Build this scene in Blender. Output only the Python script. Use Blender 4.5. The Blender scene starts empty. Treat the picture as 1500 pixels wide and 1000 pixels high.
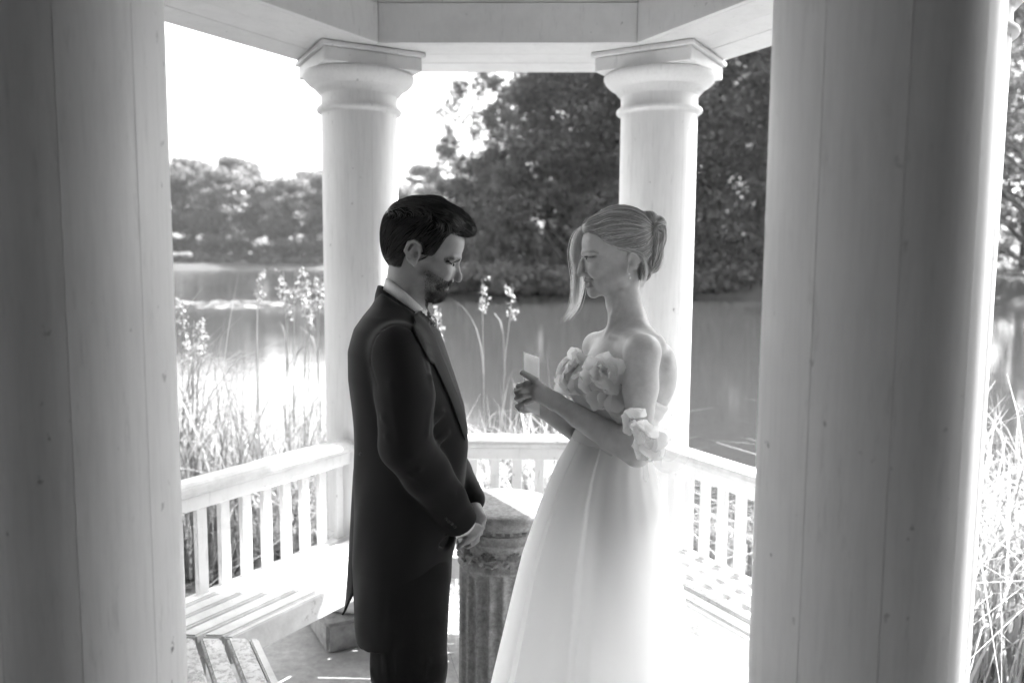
import bpy, bmesh, math, random
import numpy as np
from mathutils import Vector, Matrix
from math import radians, sin, cos, pi, sqrt, atan2, hypot

# ------------------------------------------------------------------ camera, sky, sun, exposure
S = bpy.context.scene
COL = S.collection
FPX, PIT, YAW, ROL, CH = 1166.67, .0988, .017, .0067, 1.62      # 28 mm lens, eye 1.62 m above the floor
CAM = np.array([0, 0, CH])
_r = np.array([cos(YAW), -sin(YAW), 0]); _f0 = np.array([sin(YAW), cos(YAW), 0]); _z = np.array([0, 0, 1.])
FW = _f0*cos(PIT) - _z*sin(PIT); _u = _f0*sin(PIT) + _z*cos(PIT)
CR = cos(ROL)*_r + sin(ROL)*_u; CU = -sin(ROL)*_r + cos(ROL)*_u
camd = bpy.data.cameras.new('camera'); cam = bpy.data.objects.new('camera', camd); COL.objects.link(cam)
cam.matrix_world = Matrix([[CR[0], CU[0], -FW[0], 0], [CR[1], CU[1], -FW[1], 0], [CR[2], CU[2], -FW[2], CH], [0, 0, 0, 1]])
camd.sensor_width = 36; camd.lens = 28; camd.clip_start = .05; camd.clip_end = 4000
camd.dof.use_dof = True; camd.dof.focus_distance = 1.93; camd.dof.aperture_fstop = 2.6
S.camera = cam

SUN_AZ, SUN_EL = 54.5, 50.7            # degrees to the right of the view axis (behind the couple), and up
W = bpy.data.worlds.new('World'); S.world = W; W.use_nodes = True
_nt = W.node_tree; _nt.nodes.clear()
_sky = _nt.nodes.new('ShaderNodeTexSky'); _sky.sky_type = 'NISHITA'; _sky.sun_disc = False
_sky.sun_elevation = radians(SUN_EL); _sky.sun_rotation = radians(SUN_AZ)
_sky.air_density = 1.6; _sky.dust_density = 3.5; _sky.ozone_density = 1
_bw = _nt.nodes.new('ShaderNodeRGBToBW'); _bg = _nt.nodes.new('ShaderNodeBackground'); _wo = _nt.nodes.new('ShaderNodeOutputWorld')
_bg.inputs['Strength'].default_value = .15
_nt.links.new(_sky.outputs[0], _bw.inputs[0]); _nt.links.new(_bw.outputs[0], _bg.inputs[0]); _nt.links.new(_bg.outputs[0], _wo.inputs[0])
_l = bpy.data.lights.new('sun', 'SUN'); _l.energy = 4.5; _l.angle = radians(.5); _l.color = (1, 1, 1)
_lo = bpy.data.objects.new('sun', _l); COL.objects.link(_lo)
SUN = Vector((sin(radians(SUN_AZ))*cos(radians(SUN_EL)), cos(radians(SUN_AZ))*cos(radians(SUN_EL)), sin(radians(SUN_EL))))
_lo.rotation_euler = (-SUN).to_track_quat('-Z', 'Y').to_euler(); _lo.location = SUN*40
S.view_settings.view_transform = 'Standard'; S.view_settings.look = 'None'; S.view_settings.gamma = 1
S.view_settings.use_curve_mapping = False; S.view_settings.exposure = 2.58
S.render.engine = 'CYCLES'; S.cycles.use_denoising = True; S.cycles.max_bounces = 8; S.cycles.transparent_max_bounces = 12
S.cycles.caustics_reflective = False; S.cycles.caustics_refractive = False; S.cycles.sample_clamp_indirect = 6
S.cycles.use_adaptive_sampling = True; S.cycles.adaptive_threshold = .03; S.cycles.max_bounces = 6; S.cycles.volume_bounces = 0

# ------------------------------------------------------------------ helpers
def ray(px, py): return FW + (px-750)/FPX*CR + (500-py)/FPX*CU
def pixy(px, py, Y):
    d = ray(px, py); return CAM + d*(Y/d[1])
def pixz(px, py, z):
    d = ray(px, py); return CAM + d*((z-CH)/d[2])

def tag(o, label=None, cat=None, group=None, kind=None):
    if label: o['label'] = label
    if cat: o['category'] = cat
    if group: o['group'] = group
    if kind: o['kind'] = kind
    return o
def empty(name, loc=(0, 0, 0), parent=None):
    o = bpy.data.objects.new(name, None); COL.objects.link(o); o.location = loc; o.empty_display_size = .1
    if parent: o.parent = parent; 
    return o
def setpar(o, parent):
    """parent while the mesh stays in world coordinates"""
    if parent is not None:
        o.parent = parent
        p = parent; M = Matrix.Identity(4)
        chain = []
        while p is not None: chain.append(p); p = p.parent
        for q in reversed(chain): M = M @ q.matrix_parent_inverse @ q.matrix_basis
        o.matrix_parent_inverse = M.inverted()
    return o
def obj(name, me, mat, parent=None):
    o = bpy.data.objects.new(name, me); COL.objects.link(o)
    if mat is not None and not me.materials: me.materials.append(mat)
    return setpar(o, parent)
def npmesh(name, V, Fc, smooth=False, attrs=None):
    """V (n,3), Fc (m,k) of constant k"""
    V = np.asarray(V, np.float32); Fc = np.asarray(Fc, np.int32); me = bpy.data.meshes.new(name)
    k = Fc.shape[1]
    me.vertices.add(len(V)); me.vertices.foreach_set('co', V.ravel())
    me.loops.add(Fc.size); me.loops.foreach_set('vertex_index', Fc.ravel())
    me.polygons.add(len(Fc)); me.polygons.foreach_set('loop_start', np.arange(0, Fc.size, k, dtype=np.int32))
    if smooth: me.polygons.foreach_set('use_smooth', np.ones(len(Fc), bool))
    for nm, arr in (attrs or {}).items():
        a = me.attributes.new(nm, 'FLOAT', 'POINT'); a.data.foreach_set('value', np.asarray(arr, np.float32))
    me.update(calc_edges=True); me.validate(); return me

class MB:
    """collects polygons into one mesh"""
    def __init__(s): s.v = []; s.f = []; s.sm = []
    def add(s, vs, fs, smooth=False):
        n = len(s.v); s.v += [tuple(v) for v in vs]; s.f += [tuple(i+n for i in f) for f in fs]; s.sm += [smooth]*len(fs); return s
    def hexa(s, P):                      # 8 corners: bottom 4 ccw, top 4 ccw
        return s.add(P, [(3, 2, 1, 0), (4, 5, 6, 7), (0, 1, 5, 4), (1, 2, 6, 5), (2, 3, 7, 6), (3, 0, 4, 7)])
    def prism(s, pts, z0, z1):           # plan polygon (ccw) raised
        n = len(pts); vs = [(p[0], p[1], z0) for p in pts]+[(p[0], p[1], z1) for p in pts]
        return s.add(vs, [tuple(range(n-1, -1, -1)), tuple(range(n, 2*n))]+[(i, (i+1) % n, (i+1) % n+n, i+n) for i in range(n)])
    def lathe(s, prof, n=48, c=(0, 0), smooth=True, a0=0):
        vs = []; m = len(prof)
        for i in range(n):
            a = a0+2*pi*i/n
            vs += [(c[0]+r*cos(a), c[1]+r*sin(a), z) for r, z in prof]
        fs = [(i*m+j, ((i+1) % n)*m+j, ((i+1) % n)*m+j+1, i*m+j+1) for i in range(n) for j in range(m-1)]
        return s.add(vs, fs, smooth)
    def sweep(s, prof, A, B, up=(0, 0, 1), caps=True, mA=0, mB=0, smooth=False):
        """profile (u across, w up) extruded from A to B; mA/mB mitre slopes along u"""
        A = Vector(A); B = Vector(B); d = (B-A).normalized(); w = Vector(up); u = d.cross(w).normalized()
        n = len(prof)
        vs = [A+u*p[0]+w*p[1]+d*(mA*p[0]) for p in prof]+[B+u*p[0]+w*p[1]+d*(mB*p[0]) for p in prof]
        fs = [(i, i+n, (i+1) % n+n, (i+1) % n) for i in range(n)]
        s.add(vs, fs, smooth)
        if caps: s.add(vs, [tuple(range(n)), tuple(range(2*n-1, n-1, -1))])
        return s
    def mesh(s, name, bevel=0, seg=1):
        me = bpy.data.meshes.new(name); me.from_pydata(s.v, [], s.f); me.polygons.foreach_set('use_smooth', s.sm)
        bm = bmesh.new(); bm.from_mesh(me)
        if bevel:
            bmesh.ops.remove_doubles(bm, verts=bm.verts, dist=1e-5)
            ed = [e for e in bm.edges if len(e.link_faces) == 2 and e.calc_face_angle(0) > .6]
            bmesh.ops.bevel(bm, geom=ed, offset=bevel, segments=seg, affect='EDGES', clamp_overlap=True)
        bmesh.ops.recalc_face_normals(bm, faces=bm.faces)
        bm.to_mesh(me); bm.free(); me.update(); return me
    def build(s, name, mat, parent=None, bevel=0, seg=1): return obj(name, s.mesh(name, bevel, seg), mat, parent)

# ------------------------------------------------------------------ materials (the photograph is monochrome: neutral greys)
def g(v): return (v, v, v, 1)
class NT:
    def __init__(s, name):
        s.m = bpy.data.materials.new(name); s.m.use_nodes = True; s.t = s.m.node_tree; s.b = s.t.nodes['Principled BSDF']; s.out = s.t.nodes['Material Output']
    def n(s, typ, **kw):
        o = s.t.nodes.new('ShaderNode'+typ)
        for k, v in kw.items():
            if hasattr(o, k): setattr(o, k, v)
            else: o.inputs[k.replace('_', ' ')].default_value = v
        return o
    def l(s, a, b): s.t.links.new(a, b)
    def coord(s, scale=(1, 1, 1), kind='Object'):
        if kind == 'World':
            ge = s.n('NewGeometry'); mp = s.n('Mapping'); mp.inputs['Scale'].default_value = scale; s.l(ge.outputs['Position'], mp.inputs[0]); return mp.outputs[0]
        tc = s.n('TexCoord'); mp = s.n('Mapping'); mp.inputs['Scale'].default_value = scale; s.l(tc.outputs[kind], mp.inputs[0]); return mp.outputs[0]
    def noise(s, vec, scale, detail=5, rough=.6):
        o = s.n('TexNoise'); o.inputs['Scale'].default_value = scale; o.inputs['Detail'].default_value = detail; o.inputs['Roughness'].default_value = rough; s.l(vec, o.inputs['Vector']); return o.outputs['Fac']
    def ramp(s, fac, stops):
        o = s.n('ValToRGB'); e = o.color_ramp.elements
        while len(e) < len(stops): e.new(.5)
        for i, (p, v) in enumerate(stops): e[i].position = p; e[i].color = g(v)
        s.l(fac, o.inputs[0]); return o.outputs[0]
    def mul(s, a, b, fac=1, typ='MULTIPLY'):
        o = s.n('MixRGB', blend_type=typ); o.inputs[0].default_value = fac
        for i, x in ((1, a), (2, b)):
            if isinstance(x, (int, float)): o.inputs[i].default_value = g(x)
            else: s.l(x, o.inputs[i])
        return o.outputs[0]
    def math(s, op, a, b):
        o = s.n('Math', operation=op)
        for i, x in ((0, a), (1, b)):
            if isinstance(x, (int, float)): o.inputs[i].default_value = x
            else: s.l(x, o.inputs[i])
        return o.outputs[0]
    def bump(s, h, strength=.3, dist=.01):
        o = s.n('Bump'); o.inputs['Strength'].default_value = strength; o.inputs['Distance'].default_value = dist; s.l(h, o.inputs['Height']); s.l(o.outputs[0], s.b.inputs['Normal']); return o
    def set(s, **kw):
        for k, v in kw.items(): s.b.inputs[k.replace('_', ' ')].default_value = v
        return s
    def col(s, x):
        if isinstance(x, (int, float)): s.b.inputs['Base Color'].default_value = g(x)
        else: s.l(x, s.b.inputs['Base Color'])
    def translucent(s, fac, colv):
        """mix in light passing through a thin sheet"""
        tr = s.n('BsdfTranslucent'); mx = s.n('MixShader'); mx.inputs[0].default_value = fac
        if isinstance(colv, (int, float)): tr.inputs[0].default_value = g(colv)
        else: s.l(colv, tr.inputs[0])
        s.l(s.b.outputs[0], mx.inputs[1]); s.l(tr.outputs[0], mx.inputs[2]); s.l(mx.outputs[0], s.out.inputs[0])

def paint_mat(name, base=.76, grain=(1, 1, 14), wear=.5, spots=True, bump=.18):
    m = NT(name); v = m.coord((1, 1, 1), 'World')
    big = m.noise(v, 2.2, 4); gr = m.noise(m.coord(tuple(30/x for x in grain), 'World'), 3, 6, .7)
    c = m.mul(m.ramp(big, [(.3, base*.9), (.7, base)]), m.ramp(gr, [(.25, .86), (.55, 1)]), .7)
    if spots:
        sp = m.noise(m.coord((1, 1, .7), 'World'), 46, 3, .5); sp2 = m.noise(v, 5, 2)
        mk = m.math('MULTIPLY', m.ramp(sp, [(.69, 0), (.74, 1)]), m.ramp(sp2, [(.45, 0), (.62, 1)]))
        mx = m.n('MixRGB'); m.l(mk, mx.inputs[0]); m.l(c, mx.inputs[1]); mx.inputs[2].default_value = g(base*.3); c = mx.outputs[0]
        fl = m.noise(m.coord((9, 9, 1.2), 'World'), 6, 6, .75)
        c = m.mul(c, m.ramp(fl, [(.30, .62), (.42, 1)]), wear)
    m.col(c); m.set(Roughness=.48); m.b.inputs['Specular IOR Level'].default_value = .35
    m.bump(m.mul(gr, big, .5, 'MIX'), bump, .004); return m.m
M = {}
M['paint'] = paint_mat('white_paint', .78, wear=.4)
M['paint_board'] = paint_mat('white_board_paint', .76, grain=(10, 10, 10), wear=.5)
def worn_mat(name, t0, t1):
    m = NT(name); v = m.coord((1, 1, 1), 'World')
    n1 = m.noise(m.coord((1, 1, 1), 'Generated'), 1, 2)
    pe = m.noise(v, 55, 9, .75); bg_ = m.noise(v, 6, 4)
    mask = m.ramp(m.math('ADD', pe, m.math('MULTIPLY', bg_, .45)), [(t0, 0), (t1, 1)])
    mx = m.n('MixRGB'); m.l(mask, mx.inputs[0]); m.l(m.ramp(m.noise(v, 9, 6, .7), [(.3, .48), (.65, .66)]), mx.inputs[1])
    m.l(m.ramp(m.noise(v, 60, 5, .8), [(.3, .22), (.7, .5)]), mx.inputs[2]); m.col(mx.outputs[0])
    m.set(Roughness=.62); m.bump(m.math('SUBTRACT', pe, mask), .35, .004); return m.m
M['worn'] = worn_mat('worn_paint', .83, .90); M['peel'] = worn_mat('peeling_paint', .70, .79)
def stone_mat(name, lo, hi, sc=20, bump=.5):
    m = NT(name); v = m.coord(); a = m.noise(v, sc, 9, .72); b = m.noise(v, sc*.18, 4)
    c = m.mul(m.ramp(a, [(.28, lo), (.7, hi)]), m.ramp(b, [(.3, .7), (.65, 1)]), .8); m.col(c); m.set(Roughness=.88); m.bump(a, bump, .004); return m.m
M['stone'] = stone_mat('weathered_stone', .13, .34, 70, .35)
M['floor'] = stone_mat('concrete', .30, .52, 28, .35)
M['plinth'] = stone_mat('plinth_stone', .2, .5, 16)
M['bark'] = stone_mat('bark', .04, .14, 9, 1)
def flat(name, c, rough=.6, spec=.4): 
    m = NT(name); m.col(c); m.set(Roughness=rough); m.b.inputs['Specular IOR Level'].default_value = spec; return m.m
M['dark_metal'] = flat('dark_metal', .05, .4)
def leaf_mat(name, lo, hi, tr=.4, trc=.25, rough=.42):
    m = NT(name); gi = m.n('NewGeometry'); c = m.ramp(gi.outputs['Random Per Island'], [(0, lo), (.8, hi), (1, hi*1.5)])
    m.col(c); m.set(Roughness=rough); m.translucent(tr, m.mul(c, trc/((lo+hi)/2)*1.0)); return m.m
M['leaf'] = leaf_mat('leaves', .045, .10, .40, .13, .3)
M['leaf_unseen_wood'] = leaf_mat('unseen_wood_leaves', .008, .02, .06, .01, .7)  # near-black so the unseen wood returns little light to the columns
M['leaf_birch'] = leaf_mat('birch_leaves', .09, .18, .45, .22)
M['leaf_ash'] = leaf_mat('ash_leaves', .10, .19, .45, .24)
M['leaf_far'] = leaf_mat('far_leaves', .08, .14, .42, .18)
M['reed'] = leaf_mat('reed_leaves', .06, .24, .42, .22); M['sedge'] = leaf_mat('sedge_leaves', .14, .36, .5, .36)
M['panicle'] = leaf_mat('reed_panicle', .2, .36, .45, .34)
def ground_mat():
    m = NT('ground'); v = m.coord(); a = m.noise(v, 3, 8, .7); b = m.noise(v, .05, 3)
    m.col(m.mul(m.ramp(a, [(.3, .025), (.7, .07)]), m.ramp(b, [(.35, .7), (.7, 1)]))); m.set(Roughness=.95); m.bump(a, .6, .05); return m.m
M['ground'] = ground_mat()
def water_mat():
    m = NT('water'); a = m.noise(m.coord((.5, 1.1, 1)), 1.6, 4, .55); b = m.noise(m.coord((.35, 1.3, 1)), 9, 3, .5)
    big = m.noise(m.coord((.010, .05, 1)), 1.0, 3)
    h = m.math('ADD', m.math('MULTIPLY', a, .75), m.math('MULTIPLY', b, .25))
    m.col(.035); m.set(Roughness=.07, IOR=1.33); bp = m.bump(h, .22, .05)
    m.l(m.ramp(big, [(.42, .10), (.62, .5)]), bp.inputs['Strength']); return m.m
M['water'] = water_mat()
# ------------------------------------------------------------------ gazebo frame: a regular hexagon
HC = np.array([-.01, 2.366]); HR = 1.2747; HROT = .043; HB = CH+.862      # centre, radius, turn, underside of beams
HV = [np.array([HC[0]+HR*sin(radians(a)+HROT), HC[1]+HR*cos(radians(a)+HROT)]) for a in (-30, 30, 90, 150, 210, 270)]
APO = HR*cos(pi/6)
def hexring(off): return [HC+(v-HC)*(APO+off)/APO for v in HV]
SEAT, RAIL, CD = .45, .87, .32
FLZ = 0.0

# ---- ground, floor, water
def shore_far(x, y):
    t = math.degrees(atan2(x, y))
    k = min(1, max(0, (t+7.0)/1.6)); k = k*k*(3-2*k)
    return 205*(1-k)+50.5*k + 1.2*sin(t*1.7)
def height(x, y):
    r = hypot(x, y); ny = 4.55+.25*sin(x*1.3)+.12*sin(x*3.1+1)
    if x < -1: ny += min(1.2, (-1-x)*.45)
    if y < 0 and abs(x) > -y*0+.1 and False: return 0
    near = (ny-y)
    if near > 0: hn = -.02-.38*max(0, 1-near/.75)**1.5
    else: hn = max(-1.6, -.40+near*.55)
    if r < 20: return hn
    fs = shore_far(x, y) if y > 5 else 1e9
    if abs(x) > 90 and y > 5: fs = min(fs, max(60, 260-abs(x)))
    d = r-fs
    if d > 0: return min(.9, -.55+d*.28)+ (max(0, d-8)*.028 if fs > 100 else max(0, d-10)*.03)
    return max(hn, -.55+d*.25) if near < 0 else hn
def polar_sheet(radii, na, hfun, name, mat):
    V = [(0, 0, hfun(0, 0))]; F = []
    for i, r in enumerate(radii):
        for k in range(na):
            a = 2*pi*k/na; x, y = r*sin(a), r*cos(a); V.append((x, y, hfun(x, y)))
    for k in range(na): F.append((0, 1+(k+1) % na, 1+k))
    for i in range(len(radii)-1):
        b0, b1 = 1+i*na, 1+(i+1)*na
        for k in range(na): k2 = (k+1) % na; F.append((b0+k, b0+k2, b1+k2, b1+k))
    me = bpy.data.meshes.new(name); me.from_pydata(V, [], F); me.polygons.foreach_set('use_smooth', [True]*len(F)); me.update()
    o = obj(name, me, mat); tag(o, kind='structure'); return o
rad = [1, 2, 2.6, 3, 3.3, 3.6, 3.8, 4, 4.2, 4.4, 4.6, 4.8, 5, 5.3, 5.6, 6, 6.5, 7, 8, 10, 14, 20, 30, 40, 44, 47, 49, 50, 51, 52, 53, 54, 56, 60, 66, 75, 90, 110, 140, 170, 190, 198, 202, 204, 206, 208, 211, 216, 224, 240, 280, 340, 420, 700, 1200, 2000]
ground = polar_sheet(rad, 240, lambda x, y: height(x, y)-(.12 if hypot(x-HC[0], y-HC[1]) < 1.7 else 0), 'ground', M['ground'])
tag(ground, 'dark earth and grass of the lake banks')
WZ = -.45
wm = MB(); wm.add([(-900, 3.2, WZ), (900, 3.2, WZ), (900, 900, WZ), (-900, 900, WZ)], [(0, 1, 2, 3)])
tag(wm.build('lake_water', M['water']), 'calm lake water reflecting sky and trees', kind='structure')
fl = MB(); fl.prism([tuple(p) for p in hexring(.52)][::-1], -.16, 0)
tag(fl.build('floor', M['floor'], bevel=.012), 'concrete floor slab of the gazebo', kind='structure')

gz = empty('gazebo', (HC[0], HC[1], 0))
tag(gz, 'white hexagonal wooden gazebo with round columns and railings beside a lake', 'gazebo')

# ---- columns
def capital_prof(z1):    # from necking up to the underside of the abacus
    r = CD/2
    return [(r-.004, z1-.172), (r+.0005, z1-.168), (r+.0005, z1-.162), (r+.012, z1-.161), (r+.018, z1-.156), (r+.020, z1-.149), (r+.018, z1-.142), (r+.012, z1-.137), (r+.006, z1-.136), (r+.0055, z1-.130), (r+.002, z1-.126), (r+.001, z1-.124),
            (r+.001, z1-.092), (r+.003, z1-.086), (r+.010, z1-.082), (r+.0105, z1-.076), (r+.016, z1-.0755), (r+.0165, z1-.069), (r+.022, z1-.0685), (r+.0225, z1-.062), (r+.034, z1-.056), (r+.052, z1-.045), (r+.066, z1-.031), (r+.074, z1-.015), (r+.074, z1-.006), (r+.068, z1), (.02, z1)]
ABZ = HB-.078
cap_me = None
def column(i, label=None):
    v = HV[i]; c = empty('column', (0, 0, 0)); setpar(c, gz); c.location = (v[0], v[1], 0); c.matrix_parent_inverse = Matrix.Translation((-HC[0], -HC[1], 0))
    ang = atan2(HC[1]-v[1], HC[0]-v[0]); c.rotation_euler.z = ang      # local +x points at the gazebo centre
    global cap_me, ped
    if cap_me is None:
        sts = []
        NST = 9; r = CD/2; gp = .0007/r; dz = 0
        k = MB(); a0, a1 = gp/2, 2*pi/NST-gp/2; NA = 10; vs = []
        for z in (.17, .6, 1.2, 1.8, ABZ-.166):
            vs += [((r-.003)*cos(a0-gp*.45), (r-.008)*sin(a0-gp*.45), z)]
            vs += [((r-(dz if j in (0, NA) else 0)*.3)*cos(a0+(a1-a0)*j/NA), (r-(dz if j in (0, NA) else 0)*.3)*sin(a0+(a1-a0)*j/NA), z) for j in range(NA+1)]
            vs += [((r-.003)*cos(a1+gp*.45), (r-.008)*sin(a1+gp*.45), z)]
        m_ = NA+3
        k.add(vs, [(q*m_+j, q*m_+j+1, (q+1)*m_+j+1, (q+1)*m_+j) for q in range(4) for j in range(1, m_-2)], True)
        k.add(vs, [(q*m_+j, q*m_+j+1, (q+1)*m_+j+1, (q+1)*m_+j) for q in range(4) for j in (0, m_-2)], False)
        ped = {'st': k.mesh('stave'), 'n': NST}
        cap_me = MB().lathe(capital_prof(ABZ), 64).mesh('capital')
        ped['necking'] = None
        b = MB(); h = .205
        b.prism([(-h, -h), (h, -h), (h, h), (-h, h)], ABZ, HB-.022); h2 = h+.014
        b.prism([(-h2, -h2), (h2, -h2), (h2, h2), (-h2, h2)], HB-.0215, HB-.002)
        ped['ab'] = b.mesh('abacus', .004)
        ped['base'] = MB().lathe([(.05, .125), (r+.058, .126), (r+.075, .135), (r+.083, .155), (r+.075, .175), (r+.05, .186), (r+.026, .19), (r+.024, .2), (r+.008, .206), (r+.002, .225), (r-.004, .23)], 56).mesh('base')
        b = MB(); h = .245; b.prism([(-h, -h), (h, -h), (h, h), (-h, h)], 0.0, .125); ped['pl'] = b.mesh('plinth', .012, 2)
    for s in range(ped['n']):
        o = bpy.data.objects.new('stave', ped['st']); COL.objects.link(o); o.parent = c; o.rotation_euler.z = 2*pi*s/ped['n']+.35*i
        if not ped['st'].materials: ped['st'].materials.append(M['paint'])
    for nm, me, mt in (('capital', cap_me, 'paint'), ('abacus', ped['ab'], 'paint_board'), ('base', ped['base'], 'paint'), ('plinth', ped['pl'], 'plinth')):
        if not me.materials: me.materials.append(M[mt])
        o = bpy.data.objects.new(nm, me); COL.objects.link(o); o.parent = c
    return c
for i in range(6): column(i)

# ---- beams with their boards, ceiling and roof
WI, WO = -.219, .272
def quad_board(a, b, c, d, z0, z1): return MB().prism([tuple(a), tuple(b), tuple(c), tuple(d)], z0, z1)
def lerp(a, b, t): return a+(b-a)*t
def vec3(p, z): return (p[0], p[1], z)
def fascia(off0, off1, z0, z1, i, j, gap=.0012):
    A0, A1, B0, B1 = hexring(off0)[i], hexring(off1)[i], hexring(off0)[j], hexring(off1)[j]
    d = (B0-A0)/np.linalg.norm(B0-A0)*gap
    return MB().prism([tuple(A0+d), tuple(B0-d), tuple(B1-d), tuple(A1+d)], z0, z1)
for i in range(6):
    j = (i+1) % 6
    core = fascia(WI+.025, WO-.025, HB+.022, HB+.62, i, j, 0).build('beam', M['paint_board'], gz)
    w = (WO-WI)/3
    for k in range(3):
        fascia(WI+.0245+k*w*.9+(.002 if k else 0) if k else WI+.0245, WI+.0245+(k+1)*w*.9-.002 if k < 2 else WO-.0245, HB+.001*(k % 2), HB+.0215, i, j).build('soffit_board', M['paint_board'], core, .0015)
    fascia(WI, WI+.0235, HB+.0005, HB+.154, i, j).build('fascia_board', M['paint_board'], core, .0015)
    fascia(WI+.003, WI+.0235, HB+.157, HB+.40, i, j).build('fascia_board', M['paint_board'], core, .0015)
    fascia(WI, WI+.0235, HB+.403, HB+.60, i, j).build('fascia_board', M['paint_board'], core, .0015)
    fascia(WO-.0235, WO, HB+.0005, HB+.30, i, j).build('fascia_board', M['paint_board'], core, .0015)
    fascia(WO-.02, WO+.002, HB+.303, HB+.5, i, j).build('fascia_board', M['paint_board'], core, .0015)
    fascia(WO+.003, WO+.075, HB+.46, HB+.56, i, j, 0).build('cornice', M['paint_board'], core, .006)
    b = MB(); A, B = hexring(WO+.14)[i], hexring(WO+.14)[j]; C2 = vec3(HC, HB+1.35); z = HB+.563
    b.add([vec3(A, z), vec3(B, z), C2, vec3(A, z+.05), vec3(B, z+.05), vec3(HC, HB+1.42)], [(2, 1, 0), (3, 4, 5), (0, 1, 4, 3), (1, 2, 5, 4), (2, 0, 3, 5)])
    b.build('roof_panel', M['paint_board'], gz)
cl = MB(); cl.prism([tuple(p) for p in hexring(WI+.02)][::-1], HB+.585, HB+.602); cl.build('ceiling', M['paint_board'], gz)

# ---- railings
def railing(i, j):
    A, B = HV[i], HV[j]; d = (B-A)/np.linalg.norm(B-A); nrm = np.array([-d[1], d[0]])
    if nrm @ (HC-A) < 0: nrm = -nrm
    A2 = A+d*(CD/2-.01)+nrm*.035; B2 = B-d*(CD/2-.01)+nrm*.035
    rl = empty('railing'); setpar(rl, gz)
    top = [(-.05, -.012), (-.044, -.03), (.044, -.03), (.05, -.012), (.046, .006), (.03, .017), (0, .022), (-.03, .017), (-.046, .006)]
    MB().sweep([(u, w-.022) for u, w in top], vec3(A2, RAIL), vec3(B2, RAIL)).build('top_rail', M['worn'] , rl, .004, 2)
    MB().sweep([(-.03, -.106), (.03, -.106), (.03, -.0525), (-.03, -.0525)], vec3(A2, RAIL), vec3(B2, RAIL)).build('under_rail', M['paint_board'], rl, .004)
    MB().sweep([(-.03, .24), (.03, .24), (.03, .3), (-.03, .3)], vec3(A2, 0), vec3(B2, 0)).build('bottom_rail', M['paint_board'], rl, .004)
    L = np.linalg.norm(B2-A2); n = int(round(L/.093)); me = None
    for k in range(n):
        p = A2+d*(L*(k+.5)/n)
        if me is None:
            me = MB().hexa([(-.021, -.011, 0), (.021, -.011, 0), (.021, .011, 0), (-.021, .011, 0), (-.021, -.011, RAIL-.406), (.021, -.011, RAIL-.406), (.021, .011, RAIL-.406), (-.021, .011, RAIL-.406)]).mesh('baluster', .002)
            me.materials.append(M['paint_board'])
        o = bpy.data.objects.new('baluster', me); COL.objects.link(o); setpar(o, rl)
        o.location = (p[0], p[1], .3); o.rotation_euler.z = atan2(d[1], d[0])
for i, j in ((5, 0), (0, 1), (1, 2), (4, 5), (2, 3)): railing(i, j)

# ---- benches: one along each railing
BL = {(5, 0): 'weathered white slatted bench below the railing behind the groom, half in sunlight',
      (0, 1): 'white slatted bench behind the fluted stone pedestal, under the railing facing the lake',
      (1, 2): 'white slatted bench behind the bride striped by baluster shadows',
      (4, 5): 'slatted bench with thick peeling slats in shade, meeting the sunlit bench at a mitred corner',
      (2, 3): 'white slatted bench beside the broad column at the gazebo entrance, meeting the striped bench'}
def bench(i, j):
    A, B = HV[i], HV[j]; d = (B-A)/np.linalg.norm(B-A); nrm = np.array([-d[1], d[0]])
    if nrm @ (HC-A) < 0: nrm = -nrm
    mid = (A+B)/2; root = empty('bench', (mid[0]+nrm[0]*.2, mid[1]+nrm[1]*.2, 0))
    tag(root, BL[(i, j)], 'bench', 'benches round the inside of the gazebo')
    n = 6 if (i, j) == (4, 5) else 5; SM = M['peel'] if (i, j) == (4, 5) else M['worn']; pitch = .0735; wd = .057; th = .034
    def strip(o0, o1, z0, z1, nm, mt, bev, endgap=.004, dz=0):
        a0, a1, b0, b1 = hexring(-o0)[i], hexring(-o1)[i], hexring(-o0)[j], hexring(-o1)[j]
        MB().prism([tuple(a0+d*endgap), tuple(a1+d*endgap), tuple(b1-d*endgap), tuple(b0-d*endgap)], z0+dz, z1+dz).build(nm, mt, root, bev, 2)
    rnd = random.Random(i*7+j)
    for k in range(n):
        o0 = .012+k*pitch
        strip(o0, o0+wd, SEAT-th, SEAT, 'slat', SM, .006, .004+rnd.random()*.004, rnd.uniform(-.0015, .0015))
    strip(.012+n*pitch-.012, .012+n*pitch+.012, SEAT-.092, SEAT-.002, 'front_board', M['worn'], .004)
    for t in (.1, .9):
        p = lerp(A, B, t); 
        MB().hexa([tuple(vec3(p+nrm*x+d*y, z)) for z in (SEAT-.1, SEAT-.0365) for x, y in ((.02, -.02), (.36, -.02), (.36, .02), (.02, .02))]).build('bearer', M['worn'], root)
        q = p+nrm*.30
        MB().hexa([tuple(vec3(q+nrm*x+d*y, z)) for z in (0.001, SEAT-.101) for x, y in ((-.025, -.025), (.025, -.025), (.025, .025), (-.025, .025))]).build('leg', M['worn'], root, .003)
for k in BL: bench(*k)

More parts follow.
